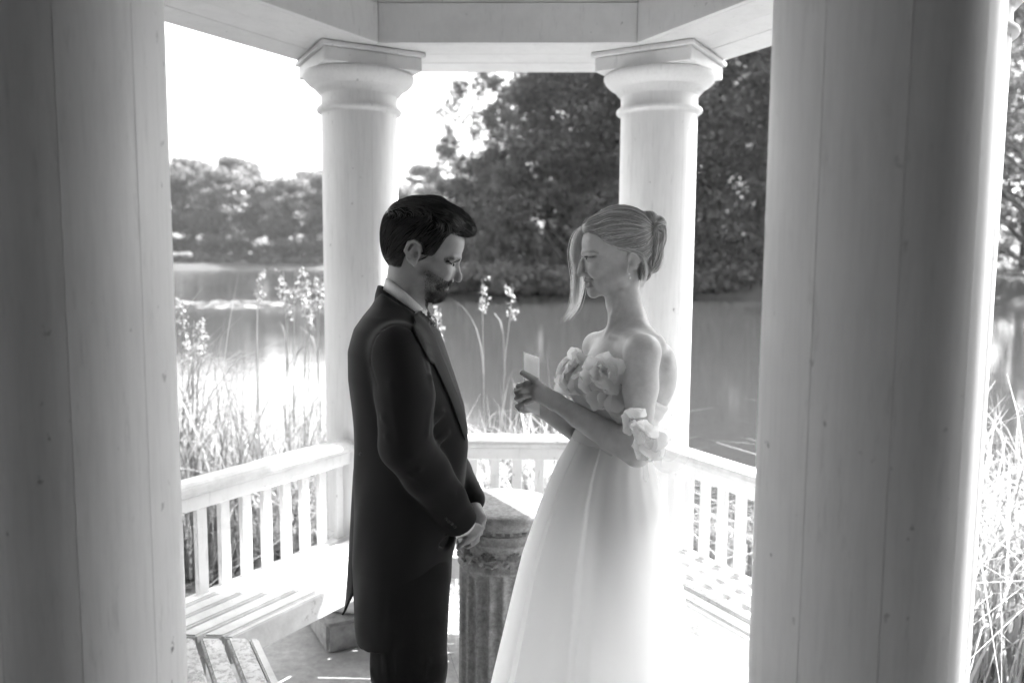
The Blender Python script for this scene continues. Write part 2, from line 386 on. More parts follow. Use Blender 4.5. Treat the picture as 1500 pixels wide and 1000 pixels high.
# ---- fluted stone pedestal in the middle
def pedestal():
    c = (.016, 2.44); root = empty('pedestal', (c[0], c[1], 0))
    tag(root, 'fluted grey stone pedestal with palmette frieze standing between the couple', 'pedestal')
    H = .87; r = .136
    NF = 20; NA = NF*12; prof = []
    V = []; zs = [.12, .145, .16, .4, .6, .655, .672, .682]
    for zi, z in enumerate(zs):
        k = {0: 0, 1: .5, 6: .45, 7: 0}.get(zi, 1)
        for a in range(NA):
            t = (a % 12)/12; fl_ = 0 if t < .16 else sin((t-.16)/.84*pi)**.7
            rr = r*(1+.02*(1-z/.7)) - k*.0135*fl_; an = 2*pi*a/NA
            V.append((c[0]+rr*cos(an), c[1]+rr*sin(an), z))
    F = [(q*NA+a, q*NA+(a+1) % NA, (q+1)*NA+(a+1) % NA, (q+1)*NA+a) for q in range(len(zs)-1) for a in range(NA)]
    MB().add(V, F, True).build('fluted_shaft', M['stone'], root)
    MB().lathe([(.02, .001), (.19, .001), (.19, .06), (.186, .064), (.17, .066), (.176, .08), (.174, .095), (.16, .104), (.145, .108), (.139, .122)], 64, c).build('base', M['stone'], root)
    fr = MB().lathe([(.1, .681), (r+.003, .683), (r+.006, .688), (r+.004, .694), (r-.002, .70), (r-.001, .72), (r+.003, .748), (r+.006, .766), (r+.011, .772), (r+.012, .778), (r+.006, .783), (r+.004, .8), (r+.009, .803), (r+.012, .808), (.1, .81)], 80, c).build('frieze', M['stone'], root)
    # palmettes: seven raised petals and two scrolls each
    pm = MB()
    for k in range(7):
        a = (k-3)*.42; L = .021-.0012*abs(k-3)
        n = 9; top = []; 
        for q in range(n):
            t = q/(n-1); w_ = .0036*sin(pi*min(1, t*.9+.1))**.8+.0004
            x = sin(a)*L*t*1.15; z_ = cos(a)*L*t
            top.append((x, z_, w_))
        vs = []
        for x, z_, w_ in top:
            px_, pz_ = cos(a)*w_, -sin(a)*w_
            vs += [(x-px_, -.0005, z_-pz_), (x, .0058, z_), (x+px_, -.0005, z_+pz_)]
        pm.add(vs, [(q*3+s, q*3+s+1, (q+1)*3+s+1, (q+1)*3+s) for q in range(n-1) for s in range(2)], True)
    for sx in (-1, 1):
        for (x, z_, rr) in ((.0165*sx, -.008, .0055), (.027*sx, .002, .004), (.0095*sx, -.014, .003)):
            vs = []; 
            for q in range(5):
                ph = q/4*pi/2
                vs += [(x+rr*cos(ph)*cos(2*pi*t/10), .006*sin(ph), z_+rr*cos(ph)*sin(2*pi*t/10)) for t in range(10)]
            pm.add(vs, [(q*10+t, q*10+(t+1) % 10, (q+1)*10+(t+1) % 10, (q+1)*10+t) for q in range(4) for t in range(10)], True)
    me = pm.mesh('palmette'); me.materials.append(M['stone'])
    NP = 11
    for k in range(NP):
        a = 2*pi*k/NP-.18
        o = bpy.data.objects.new('palmette', me); COL.objects.link(o); setpar(o, root)
        o.location = (c[0]+(r+.001)*cos(a), c[1]+(r+.001)*sin(a), .730); o.rotation_euler.z = a-pi/2; o.scale = (1.4, 1.5, 1.4)
    # acanthus-leaf moulding under the slab
    lf = MB()
    for q in range(6):
        x0 = (q-2.5)*.0042; vs = []
        for t in range(7):
            u = t/6; w_ = .0019*(1-u*.65); z_ = .026*(1-u); y_ = .0035+.009*u*u; x = x0*(1-.5*u)
            vs += [(x-w_, y_-.001, z_), (x, y_+.0012, z_), (x+w_, y_-.001, z_)]
        lf.add(vs, [(t*3+s, t*3+s+1, (t+1)*3+s+1, (t+1)*3+s) for t in range(6) for s in range(2)], True)
    me2 = lf.mesh('acanthus_leaf'); me2.materials.append(M['stone'])
    for k in range(36):
        a = 2*pi*(k+.5)/36; o = bpy.data.objects.new('acanthus_leaf', me2); COL.objects.link(o); setpar(o, root)
        o.location = (c[0]+(r+.0085)*cos(a), c[1]+(r+.0085)*sin(a), .808); o.rotation_euler.z = a-pi/2
    MB().lathe([(.1, .808), (r+.010, .809), (r+.014, .82), (r+.02, .833), (r+.026, .836), (r+.028, .84), (r+.029, .862), (r+.025, .869), (.12, H), (.0001, H)], 80, c).build('top_slab', M['stone'], root)
pedestal()
# ------------------------------------------------------------------ vegetation
def leafcloud(rng, P, N, size, flatness=.5):
    """rhombic leaf at each point P with normal N"""
    n = len(P); t = rng.normal(size=(n, 3)); nn = N+rng.normal(size=(n, 3))*flatness; nn /= np.linalg.norm(nn, axis=1)[:, None]
    t -= nn*(t*nn).sum(1)[:, None]; t /= np.linalg.norm(t, axis=1)[:, None]; b = np.cross(nn, t)
    L = size*(.6+.8*rng.random((n, 1))); w = L*(.42+.2*rng.random((n, 1)))
    V = np.stack([P-t*L*.5, P+b*w*.5+t*L*.05+nn*L*.06, P+t*L*.5, P-b*w*.5+t*L*.05+nn*L*.06], 1).reshape(-1, 3)
    return V, np.arange(4*n).reshape(n, 4)
def tube_path(mb, pts, r0, r1, n=7):
    vs = []; m = len(pts)
    for i, p in enumerate(pts):
        p = Vector(p); d = (Vector(pts[min(i+1, m-1)])-Vector(pts[max(i-1, 0)])).normalized(); s = d.cross(Vector((.3, 1, .2))).normalized(); t = d.cross(s); r = r0+(r1-r0)*i/(m-1)
        vs += [p+s*r*cos(2*pi*k/n)+t*r*sin(2*pi*k/n) for k in range(n)]
    mb.add(vs, [(i*n+k, i*n+(k+1) % n, (i+1)*n+(k+1) % n, (i+1)*n+k) for i in range(m-1) for k in range(n)], True)
TREES = {}
def tree_mesh(kind, seed, H, Rw, base, nclump, nleaf, size):
    """trunk + limbs mesh and crown mesh about the origin"""
    rng = np.random.default_rng(seed); rd = random.Random(seed)
    tr = MB(); top = H*.82
    tp = [(0, 0, -.5)]+[(rd.uniform(-.02, .02)*H*q, rd.uniform(-.02, .02)*H*q, top*q) for q in (.15, .3, .5, .7, 1)]
    r0 = H*.018 if kind != 'birch' else H*.011
    tube_path(tr, tp, r0, r0*.18, 9)
    C = []; Rr = []
    for k in range(nclump):
        u = rng.random(); z = base*H+(H*(1-base))*(u if kind != 'cone' else u**1.15)
        s = (z-base*H)/(H*(1-base))
        if kind == 'cone': rad_ = Rw*(1-s)**.75+.15*Rw
        elif kind == 'birch': rad_ = Rw*(sin(pi*min(1, .12+s*.88))**.7)
        else: rad_ = Rw*(sin(pi*min(1, .16+s*.80))**.55)
        a = rng.random()*2*pi; q = sqrt(rng.random()*.75+.25)*rad_
        c = np.array([q*cos(a), q*sin(a), z]); C.append(c); Rr.append((.17 if kind == 'birch' else .24)*Rw*(.55+.8*rng.random()))
        if k % 3 == 0:
            z0 = max(base*H*.7, z-q*.8); tt = z0/top; 
            tube_path(tr, [(0, 0, z0), tuple(c*np.array([.5, .5, 0])+np.array([0, 0, (z0+z)/2+.1*q])), tuple(c)], r0*.35*(1-.6*s), r0*.05, 5)
    C = np.array(C); Rr = np.array(Rr)
    w = Rr**2; idx = rng.choice(len(C), nleaf, p=w/w.sum())
    dirs = rng.normal(size=(nleaf, 3)); dirs /= np.linalg.norm(dirs, axis=1)[:, None]
    rr = (Rr[idx]*(.35+.65*rng.random(nleaf)**.5))[:, None]
    off = dirs*rr*np.array([1.15, 1.15, .62])
    if kind == 'birch': off[:, 2] -= rng.random(nleaf)**2*Rr[idx]*1.9
    P = C[idx]+off
    N = dirs*.6+np.array([0, 0, .8])
    V, F = leafcloud(rng, P, N, size, .7)
    return tr.mesh('trunk'), npmesh('crown', V, F)
def plant_tree(key, label, x, y, z, s=1, rz=0, mat='leaf', sz=1, group=None):
    tm, cm = TREES[key]
    root = empty('tree', (x, y, z)); root.rotation_euler.z = rz; root.scale = (s, s, s*sz)
    tag(root, label, 'tree', group)
    if not tm.materials: tm.materials.append(M['bark'])
    if not cm.materials: cm.materials.append(M[mat])
    for nm, me in (('trunk', tm), ('crown', cm)):
        o = bpy.data.objects.new(nm, me); COL.objects.link(o); o.parent = root
    return root
TREES['oak'] = tree_mesh('broad', 3, 20, 6.5, .06, 150, 34000, .34)
TREES['elm'] = tree_mesh('broad', 8, 22, 5.5, .05, 150, 34000, .33)
TREES['alder'] = tree_mesh('cone', 5, 22, 5.2, .03, 150, 30000, .33)
TREES['birch'] = tree_mesh('birch', 6, 17, 2.9, .10, 95, 9000, .24)
TREES['ash'] = tree_mesh('broad', 21, 20, 5.5, .05, 150, 34000, .26)
TREES['lime'] = tree_mesh('broad', 12, 22, 7.5, .13, 110, 15000, .85)
TREES['maple'] = tree_mesh('broad', 15, 22, 7.0, .14, 100, 14000, .85)
def at(px, Y): 
    p = pixy(px, 400, Y); return p[0]
def gz_h(x, y): return height(x, y)
rt = random.Random(4)
ORD = ['first', 'second', 'third', 'fourth', 'fifth', 'sixth', 'seventh', 'eighth', 'ninth', 'tenth']
far = [(240, 214, 'lime', 1.18), (285, 219, 'maple', 1.22), (330, 212, 'lime', 1.12), (352, 232, 'maple', 1.3), (395, 216, 'maple', .98), (430, 211, 'lime', 1.02), (460, 222, 'maple', 1.12), (495, 215, 'lime', 1.1), (592, 218, 'lime', .95), (622, 224, 'maple', 1.0)]
for q, (px, Y, k, s) in enumerate(far):
    x = at(px, Y); lb = f'hazy tree on the far shore, {ORD[q]} of the row counted from the dark entrance column' if q < 8 else ('pale distant tree just beside the white column, above the groom' if q == 8 else 'pale distant tree between the white column and the birch')
    plant_tree(k, lb, x, Y, gz_h(x, Y)-.3, s, rt.random()*6.28, 'leaf_far', 1, 'trees on the far shore')
for px, Y, k, s in ((188, 220, 'maple', 1.15), (130, 214, 'lime', 1.2), (70, 222, 'maple', 1.1), (5, 216, 'lime', 1.15), (-70, 220, 'maple', 1.2)):
    x = at(px, Y); plant_tree(k, 'tree of the far-shore row hidden behind the dark entrance column', x, Y, gz_h(x, Y)-.3, s, rt.random()*6.28, 'leaf_far', 1, 'trees on the far shore')
near = [(842, 56, 'alder', 1.06, 'alder', 'tall dark conical tree at the end of the near wood, beside the pale birch'),
        (800, 63, 'oak', .80, 'oak', 'lower rounded dark tree tucked behind the tall conical tree next to the birch'),
        (880, 60, 'elm', 1.15, 'elm', 'dense dark tree on the near shore directly above the bride'),
        (930, 62, 'alder', 1.2, 'alder', 'dark tree on the near shore hidden behind the column beside the bride'),
        (985, 57, 'oak', 1.12, 'oak', 'dark leafy tree on the near shore just behind the column beside the bride'),
        (1045, 58, 'elm', 1.2, 'elm', 'tall dark tree seen between the bride\'s column and the broad entrance column'),
        (1110, 55, 'alder', 1.2, 'alder', 'dark tree half covered by the broad entrance column'),
        (1275, 60, 'oak', 1.2, 'oak', 'dark tree of the near wood wholly behind the broad entrance column'),
        (1500, 62, 'elm', 1.15, 'elm', 'dark tree behind the bright fine-leaved tree outside the entrance columns'),
        (742, 60, 'elm', .42, 'elm', 'low rounded tree below the smaller drooping birch'),
        (668, 62, 'oak', .36, 'oak', 'low rounded tree at the foot of the outermost birch'),
        (702, 61, 'oak', .44, 'oak', 'low rounded tree at the foot of the tall feathery birch'),
        (1530, 46, 'ash', 1.25, 'ash', 'bright fine-leaved tree outside the entrance columns, across the water from the sedge')]
for k, (px, Y, t, s, kd, lb) in enumerate(near):
    x = at(px, Y); plant_tree(t, lb, x, Y, gz_h(x, Y)-.3, s, rt.random()*6.28, 'leaf_ash' if t == 'ash' else 'leaf', 1, 'trees on the near shore')
for k, (px, Y, s, lb) in enumerate([(692, 57, .98, 'pale feathery birch standing at the tip of the near wood'), (728, 55, .80, 'smaller drooping birch between the pale birch and the dark conical tree'), (657, 60, .66, 'low pale birch at the outermost point of the near shore')]):
    x = at(px, Y); plant_tree('birch', lb, x, Y, gz_h(x, Y)-.3, s, 1.3*k, 'leaf_birch', 1, 'birches at the tip of the near wood')
# shrubs along the waterline
def shrub_mesh(seed, n=2600):
    rng = np.random.default_rng(seed); d = rng.normal(size=(n, 3)); d[:, 2] = np.abs(d[:, 2]); d /= np.linalg.norm(d, axis=1)[:, None]
    c = rng.normal(size=(14, 3))*np.array([.9, .6, .35]); c[:, 2] = np.abs(c[:, 2]); k = rng.integers(0, 14, n)
    P = c[k]+d*(.25+.35*rng.random((n, 1))); V, F = leafcloud(rng, P, d, .2, .6); return npmesh('foliage', V, F)
SH = [shrub_mesh(s) for s in (1, 2, 3)]
for s in SH: s.materials.append(M['leaf'])
for k, px in enumerate([662, 690, 715, 745, 775, 805, 835, 1030, 1060, 1088, 1482]):
    Y = 50.8+rt.uniform(-.3, 1.2)+.5*sin(px*.03); x = at(px, Y); root = empty('bush', (x, Y, WZ+.05)); s = rt.uniform(1.1, 1.9); root.scale = (s, s, s*rt.uniform(.8, 1.2)); root.rotation_euler.z = rt.random()*6
    lb = f'low leafy bush at the waterline, {ORD[k]} along the near shore from the birch point' if k < 7 else (f'low dark bush at the waterline, {ORD[k-7]} from the column behind the bride' if k < 10 else 'low bush at the waterline under the bright fine-leaved tree')
    tag(root, lb, 'bush', 'bushes along the near shore')
    o = bpy.data.objects.new('foliage', SH[k % 3]); COL.objects.link(o); o.parent = root
for k, px in enumerate([262, 300, 318, 345, 405, 430, 470]):
    Y = 209; x = at(px, Y); root = empty('bush', (x, Y, height(x, Y)-.1)); s = rt.uniform(2.2, 3.6); root.scale = (s*1.5, s, s*.75); root.rotation_euler.z = rt.random()*.6
    tag(root, f'round pale bush on the far bank, {ORD[k]} counted from the dark entrance column', 'bush', 'bushes on the far shore')
    o = bpy.data.objects.new('foliage', SH[k % 3]); COL.objects.link(o); o.parent = root
# unseen wood added behind the viewer, arching over to shade the near columns
def wood():
    rng = np.random.default_rng(77); P = []
    n = 60000; a = np.radians(rng.uniform(80, 266, n)); lft = np.clip((np.degrees(a)-150)/60, 0, 1); r = (5.6-2.0*lft)+rng.uniform(0, 4, n); z = 15*rng.random(n)**.85
    r += .6*np.sin(a*9)+.5*np.sin(z*1.7+a*14); r -= .42*np.maximum(0, z-5.5); r = np.maximum(r, .6)
    P = np.stack([r*np.sin(a), r*np.cos(a), z], 1); N = np.stack([-np.sin(a), -np.cos(a), .6*np.ones(n)], 1)
    V, F = leafcloud(rng, P, N, .6, .6); o = obj('wood', npmesh('wood', V, F), M['leaf_unseen_wood'])
    tag(o, 'unseen dark wood added behind the viewer to shade the near columns', 'wood', kind='stuff')
wood()
# lily pads
def lilies():
    k = 0
    me = MB().add([(0, 0, .004)]+[(cos(a)*(1+.06*sin(5*a)), sin(a)*(1+.06*sin(3*a)), .004+.01*max(0, sin(a*2))) for a in [.25+q*(2*pi-.5)/17 for q in range(18)]], [(0, q+1, q+2) for q in range(17)]).mesh('lily_pad')
    m = NT('lily_pad'); m.col(.22); m.set(Roughness=.25); me.materials.append(m.m)
    rl = random.Random(8)
    for px0, px1, py, n in ((262, 400, 443, 40), (285, 385, 449, 26), (395, 415, 445, 8), (405, 470, 425, 14)):
        for q in range(n):
            px = rl.uniform(px0, px1); p = pixz(px, py+rl.uniform(-2.5, 2.5), WZ)
            o = bpy.data.objects.new('lily_pad', me); COL.objects.link(o); s = rl.uniform(.18, .34); o.location = (p[0], p[1], WZ+.004+.0004*q); o.scale = (s, s, s); o.rotation_euler.z = rl.random()*6.28
            tag(o, 'bright round lily pad floating on the lake in the patch behind the reeds', 'lily pad', 'lily pads on the lake')
lilies()
# reeds
def blades(rng, P, hmin, hmax, wmin, wmax, lean, nseg=6):
    n = len(P); h = rng.uniform(hmin, hmax, n); a = rng.uniform(0, 2*pi, n); ln = np.abs(rng.normal(0, lean, n))+.05; w = rng.uniform(wmin, wmax, n)
    dirx, diry = np.cos(a), np.sin(a); fx, fy = -diry, dirx; V = np.zeros((n, (nseg+1)*2, 3)); tw = rng.uniform(-.8, .8, n)
    droop = rng.random(n)**2.5*1.5
    for k in range(nseg+1):
        t = k/nseg; b = ln*t+droop*np.maximum(0, t-.45)**2*3.2
        x = P[:, 0]+dirx*h*b*t*.9; y = P[:, 1]+diry*h*b*t*.9; z = P[:, 2]+h*(t-.55*b*t*t*.7)
        ww = w*.5*(1-t**2.2)*(1 if k else .6)+.0006; cx_ = fx*np.cos(tw*t)+dirx*np.sin(tw*t); cy_ = fy*np.cos(tw*t)+diry*np.sin(tw*t)
        V[:, 2*k] = np.stack([x-cx_*ww, y-cy_*ww, z], 1); V[:, 2*k+1] = np.stack([x+cx_*ww, y+cy_*ww, z], 1)
    F = np.array([[2*k, 2*k+1, 2*k+3, 2*k+2] for k in range(nseg)])
    Fc = (F[None]+(np.arange(n)*(nseg+1)*2)[:, None, None]).reshape(-1, 4)
    return V.reshape(-1, 3), Fc
def reedbed(seed, n, x0, x1, y0, y1, hmin, hmax, label, lean=.22, wmax=.016, mat='reed'):
    rng = np.random.default_rng(seed); x = rng.uniform(x0, x1, n); y = rng.uniform(y0, y1, n)
    z = np.array([max(-.75, height(a, b)) for a, b in zip(x, y)])-.02
    V, F = blades(rng, np.stack([x, y, z], 1), hmin, hmax, .006, wmax, lean)
    o = obj('reed_bed', npmesh('reed_bed', V, F), M[mat]); tag(o, label, 'reeds', kind='stuff')
reedbed(1, 2600, -3.1, -.95, 3.95, 6.2, .75, 1.75, 'tangled sunlit reeds and sedge growing along the water behind the groom')
reedbed(2, 2100, -.75, .55, 4.15, 5.2, .65, 1.3, 'bright arching sedge clump behind the railing between the couple', .4, .018, 'sedge')
reedbed(3, 900, 1.6, 2.7, 2.6, 3.9, .6, 1.3, 'bright sedge beside the outer column right of the entrance', .35, .016, 'sedge')
reedbed(4, 260, .6, 1.5, 4.0, 4.5, .3, .6, 'short grass at the water behind the bride', .35)
reedbed(5, 900, -1.0, -.45, 4.05, 5.0, .5, 1.1, 'reeds beneath the railing beside the column behind the groom', .3)
PAN = []
for sd in range(3):
    rng = np.random.default_rng(40+sd); n = 62; t = rng.random(n); a = rng.random(n)*6.28; rr = .004+.034*np.sin(pi*np.minimum(1, .15+t*.8))*rng.random(n)
    P = np.stack([rr*np.cos(a)+.05*t*t, rr*np.sin(a), t*.20-.5*rr], 1); N = np.stack([np.cos(a), np.sin(a), .3*np.ones(n)], 1)
    V, F = leafcloud(rng, P, N+np.array([0, 0, -.2]), .021, .5); me = npmesh('panicle', V, F); me.materials.append(M['panicle']); PAN.append(me)
def reed_stalk(px, py, Y, label, k, lean=0.03, nleaf=4):
    tip = pixy(px, py, Y); gx = tip[0]-lean; gzv = max(-.75, height(gx, Y)); h = tip[2]-gzv
    root = empty('reed', (gx, Y, gzv)); tag(root, label, 'reed', 'tall flowering reeds at the water')
    mb = MB(); tube_path(mb, [(0, 0, 0), (lean*.15, 0, h*.4), (lean*.5, 0, h*.75), (lean, 0, h*.98)], .0042, .002, 6)
    me = mb.mesh('stem'); me.materials.append(M['panicle']); o = bpy.data.objects.new('stem', me); COL.objects.link(o); o.parent = root
    o = bpy.data.objects.new('panicle', PAN[k % 3]); COL.objects.link(o); o.parent = root; o.location = (lean, 0, h*.98-.19); o.rotation_euler.z = k*1.7; o.scale = (1, 1, 1.05)
    rng = np.random.default_rng(k)
    V, F = blades(rng, np.stack([np.linspace(0, lean*.5, nleaf), np.zeros(nleaf), np.linspace(.25, .7, nleaf)*h], 1), .3, .6, .008, .014, .5)
    me = npmesh('leaf', V, F); me.materials.append(M['reed']); o = bpy.data.objects.new('leaf', me); COL.objects.link(o); o.parent = root
for k, (px, py, Y, ln) in enumerate([(470, 395, 5.3, .06), (462, 398, 4.9, -.02), (455, 425, 4.7, .05), (447, 392, 4.8, .03), (432, 384, 5.1, .04), (424, 410, 4.7, .06), (415, 386, 5.0, -.03), (379, 388, 4.9, .05)]):
    reed_stalk(px, py, Y, f'tall reed with pale feathery head, {ORD[k]} from the white column behind the groom', k, ln)
for k, (px, py, Y, ln) in enumerate([(268, 432, 4.3, .03), (276, 480, 4.1, .02), (284, 462, 4.2, .04), (292, 470, 4.3, .05)]):
    reed_stalk(px, py, Y, f'shorter flowering reed, {ORD[k]} from the dark entrance column on the groom\'s side', k+20, ln)
for k, (px, py, Y, ln, lb) in enumerate([(706, 399, 4.6, -.02, 'tall slender flowering reed between the couple, the one closer to the groom'), (752, 412, 4.5, .09, 'leaning flowering reed between the couple, the one closer to the bride'), (645, 442, 4.5, -.03, 'short flowering reed just below the groom\'s beard')]):
    reed_stalk(px, py, Y, lb, k+30, ln, 5)
# ------------------------------------------------------------------ sculpting: smooth-blended solids on a grid, meshed with surface nets
class Fig:
    """A figure standing at depth Y0. Points are given as image pixel (px, py) plus d, the distance behind that plane in the same pixel unit."""
    VX, VY = 750-FPX*math.tan(YAW), 500-FPX*math.tan(PIT)
    def __init__(s, Y0):
        s.Y0 = Y0; s.sc = float(np.linalg.norm(pixy(751, 385, Y0)-pixy(750, 385, Y0)))
        s.o = pixy(s.VX, s.VY, Y0); s.ex = (pixy(s.VX+100, s.VY, Y0)-s.o)/100; s.ey = (pixy(s.VX, s.VY+100, Y0)-s.o)/100
    def k(s, d): return (s.Y0+d*s.sc)/s.Y0
    def J(s, p):                       # true pixel at depth d -> plane coordinates
        px, py, d = p; k = s.k(d); return np.array([s.VX+(px-s.VX)*k, s.VY+(py-s.VY)*k, d], float)
    def world(s, Q):
        Q = np.asarray(Q, float); return s.o+(Q[..., 0:1]-s.VX)*s.ex+(Q[..., 1:2]-s.VY)*s.ey+Q[..., 2:3]*np.array([0, s.sc, 0])
class Field:
    def __init__(s, lo, hi, h):
        s.lo = np.array(lo, float); s.h = float(h); s.n = np.ceil((np.array(hi)-s.lo)/h).astype(int)+1; s.v = np.full(s.n, 40., np.float32)
    def sub(s, lo, hi):
        a = np.maximum(0, np.floor((np.array(lo)-s.lo)/s.h).astype(int)); b = np.minimum(s.n, np.ceil((np.array(hi)-s.lo)/s.h).astype(int)+1)
        if (b <= a).any(): return None
        sl = tuple(slice(a[i], b[i]) for i in range(3)); ax = [s.lo[i]+s.h*np.arange(a[i], b[i]) for i in range(3)]
        return sl, ax[0][:, None, None], ax[1][None, :, None], ax[2][None, None, :]
    def op(s, fn, lo, hi, k=3., cut=False):
        pad = k*1.2+3*s.h; q = s.sub(np.array(lo)-pad, np.array(hi)+pad)
        if q is None: return s
        sl, X, Y, Z = q; d = fn(X, Y, Z).astype(np.float32); v = s.v[sl]
        if cut: d = -d; hh = np.clip(.5-.5*(v-d)/k, 0, 1); s.v[sl] = v*(1-hh)+d*hh+k*hh*(1-hh)
        else: hh = np.clip(.5+.5*(v-d)/k, 0, 1); s.v[sl] = v*(1-hh)+d*hh-k*hh*(1-hh)
        return s
    def ell(s, c, r, tilt=0, k=4., cut=False, yaw=0):
        """ellipsoid, tilt turns it in the picture plane (degrees, clockwise), yaw about the upright axis"""
        c = np.array(c, float); ca, sa = cos(radians(tilt)), sin(radians(tilt)); cb, sb = cos(radians(yaw)), sin(radians(yaw)); R = max(r)
        def fn(X, Y, Z):
            x, y, z = X-c[0], Y-c[1], Z-c[2]; x, z = x*cb+z*sb, -x*sb+z*cb; x, y = x*ca+y*sa, -x*sa+y*ca
            x, y, z = x/r[0], y/r[1], z/r[2]; k0 = np.sqrt(x*x+y*y+z*z); k1 = np.sqrt((x/r[0])**2+(y/r[1])**2+(z/r[2])**2)+1e-9
            return k0*(k0-1)/k1
        return s.op(fn, c-R, c+R, k, cut)
    def cone(s, a, b, ra, rb, k=3., cut=False, flat=1., fax=2):
        a = np.array(a, float); b = np.array(b, float); ba = b-a; L = float(ba@ba)+1e-9; R = max(ra, rb); sq = np.ones(3); sq[fax] = 1/flat
        def fn(X, Y, Z):
            t = np.clip(((X-a[0])*ba[0]+(Y-a[1])*ba[1]+(Z-a[2])*ba[2])/L, 0, 1)
            return np.sqrt(((X-a[0]-t*ba[0])*sq[0])**2+((Y-a[1]-t*ba[1])*sq[1])**2+((Z-a[2]-t*ba[2])*sq[2])**2)-(ra+(rb-ra)*t)
        return s.op(fn, np.minimum(a, b)-R*max(1, flat), np.maximum(a, b)+R*max(1, flat), k, cut)
    def chain(s, pts, k=3., cut=False):
        for p, q in zip(pts[:-1], pts[1:]): s.cone(p[:3], q[:3], p[3], q[3], k, cut)
        return s
    def loft(s, rows, k=4., pw=2.3, cut=False, wob=None):
        """rows: (py, xback, xfront, halfdepth[, dcentre]) stacked upright"""
        rows = np.array([r if len(r) == 5 else tuple(r)+(0,) for r in rows], float); ys = rows[:, 0]
        def fn(X, Y, Z):
            y = np.clip(Y, ys[0], ys[-1]); I = lambda j: np.interp(y, ys, rows[:, j])
            xb, xf, hd, dc = I(1), I(2), I(3), I(4); cx = (xb+xf)/2; rx = (xf-xb)/2
            q = (np.abs((X-cx)/rx)**pw+np.abs((Z-dc)/hd)**pw)**(1/pw)
            d = (q-1)*np.minimum(rx, hd); out = np.maximum(ys[0]-Y, Y-ys[-1])
            d = np.where(out > 0, np.sqrt(np.maximum(d, 0)**2+out**2)+np.minimum(d, 0)*0, np.maximum(d, -40)+0*out)
            d = np.maximum(d, out)
            if wob is not None: d = d+wob(X, Y, Z)
            return d+0*X+0*Y+0*Z
        return s.op(fn, (rows[:, 1].min(), ys[0], (rows[:, 4]-rows[:, 3]).min()), (rows[:, 2].max(), ys[-1], (rows[:, 4]+rows[:, 3]).max()), k, cut)
    def sample(s, Q):
        q = (np.asarray(Q, float)-s.lo)/s.h; q = np.clip(q, 0, s.n-1.001); i = q.astype(int); f = q-i; out = 0
        for a in (0, 1):
            for b in (0, 1):
                for c in (0, 1):
                    w = (f[..., 0] if a else 1-f[..., 0])*(f[..., 1] if b else 1-f[..., 1])*(f[..., 2] if c else 1-f[..., 2])
                    out = out+w*s.v[i[..., 0]+a, i[..., 1]+b, i[..., 2]+c]
        return out
    def grad(s, Q):
        Q = np.asarray(Q, float); e = s.h; G = np.stack([s.sample(Q+np.eye(3)[i]*e)-s.sample(Q-np.eye(3)[i]*e) for i in range(3)], -1)
        return G/(np.linalg.norm(G, axis=-1, keepdims=True)+1e-9)
    def snap(s, Q, off=0., it=4):
        for _ in range(it): Q = Q-s.grad(Q)*(s.sample(Q)-off)[..., None]*.9
        return Q
    def front(s, px, py, d0, off=0.):
        """first surface met at (px,py) coming from the camera side"""
        px = np.asarray(px, float); py = np.asarray(py, float); d = np.full(px.shape, float(d0))
        for _ in range(60):
            v = s.sample(np.stack([px, py, d], -1)); d = d+np.where(v > .05, np.minimum(v*.8, 6), 0)
        return np.stack([px, py, d-off], -1)
    def nets(s, smooth=1):
        v = s.v; ins = v < 0; c = ins.astype(np.int8)
        cnt = sum(c[a:c.shape[0]-1+a, b:c.shape[1]-1+b, e:c.shape[2]-1+e] for a in (0, 1) for b in (0, 1) for e in (0, 1))
        act = (cnt > 0) & (cnt < 8); idx = np.argwhere(act); vid = np.full(act.shape, -1, np.int32); vid[act] = np.arange(len(idx))
        offs = np.array([(a, b, e) for a in (0, 1) for b in (0, 1) for e in (0, 1)]); val = np.stack([v[idx[:, 0]+o[0], idx[:, 1]+o[1], idx[:, 2]+o[2]] for o in offs], 1)
        pos = np.zeros((len(idx), 3)); num = np.zeros((len(idx), 1))
        for a in range(8):
            for b in range(a+1, 8):
                if np.abs(offs[a]-offs[b]).sum() == 1:
                    va, vb = val[:, a], val[:, b]; cr = (va < 0) != (vb < 0); t = np.where(cr, va/np.where(cr, va-vb, 1), 0)
                    pos += cr[:, None]*(offs[a]+t[:, None]*(offs[b]-offs[a])); num += cr[:, None]
        P = s.lo+s.h*(idx+pos/np.maximum(num, 1)); F = []
        for ax in range(3):
            n = [slice(None)]*3; m = [slice(None)]*3; n[ax] = slice(0, -1); m[ax] = slice(1, None)
            ch = ins[tuple(n)] != ins[tuple(m)]; u, w = [i for i in range(3) if i != ax]
            e = np.argwhere(ch); e = e[(e[:, u] > 0) & (e[:, w] > 0) & (e[:, u] < act.shape[u]) & (e[:, w] < act.shape[w])]
            def cell(du, dw):
                q = e.copy(); q[:, u] -= du; q[:, w] -= dw; return vid[q[:, 0], q[:, 1], q[:, 2]]
            q = np.stack([cell(1, 1), cell(0, 1), cell(0, 0), cell(1, 0)], 1)
            sgn = ins[e[:, 0], e[:, 1], e[:, 2]] ^ (ax == 1)
            q[~sgn] = q[~sgn][:, ::-1]; F.append(q)
        F = np.concatenate(F)
        for _ in range(smooth):
            acc = np.zeros_like(P); nn = np.zeros(len(P))
            for a in range(4):
                i, j = F[:, a], F[:, (a+1) % 4]
                for t in range(3): acc[:, t] += np.bincount(i, P[j, t], len(P))+np.bincount(j, P[i, t], len(P))
                nn += np.bincount(i, minlength=len(P))+np.bincount(j, minlength=len(P))
            P = P+.5*(acc/np.maximum(nn, 1)[:, None]-P)
        return P, F
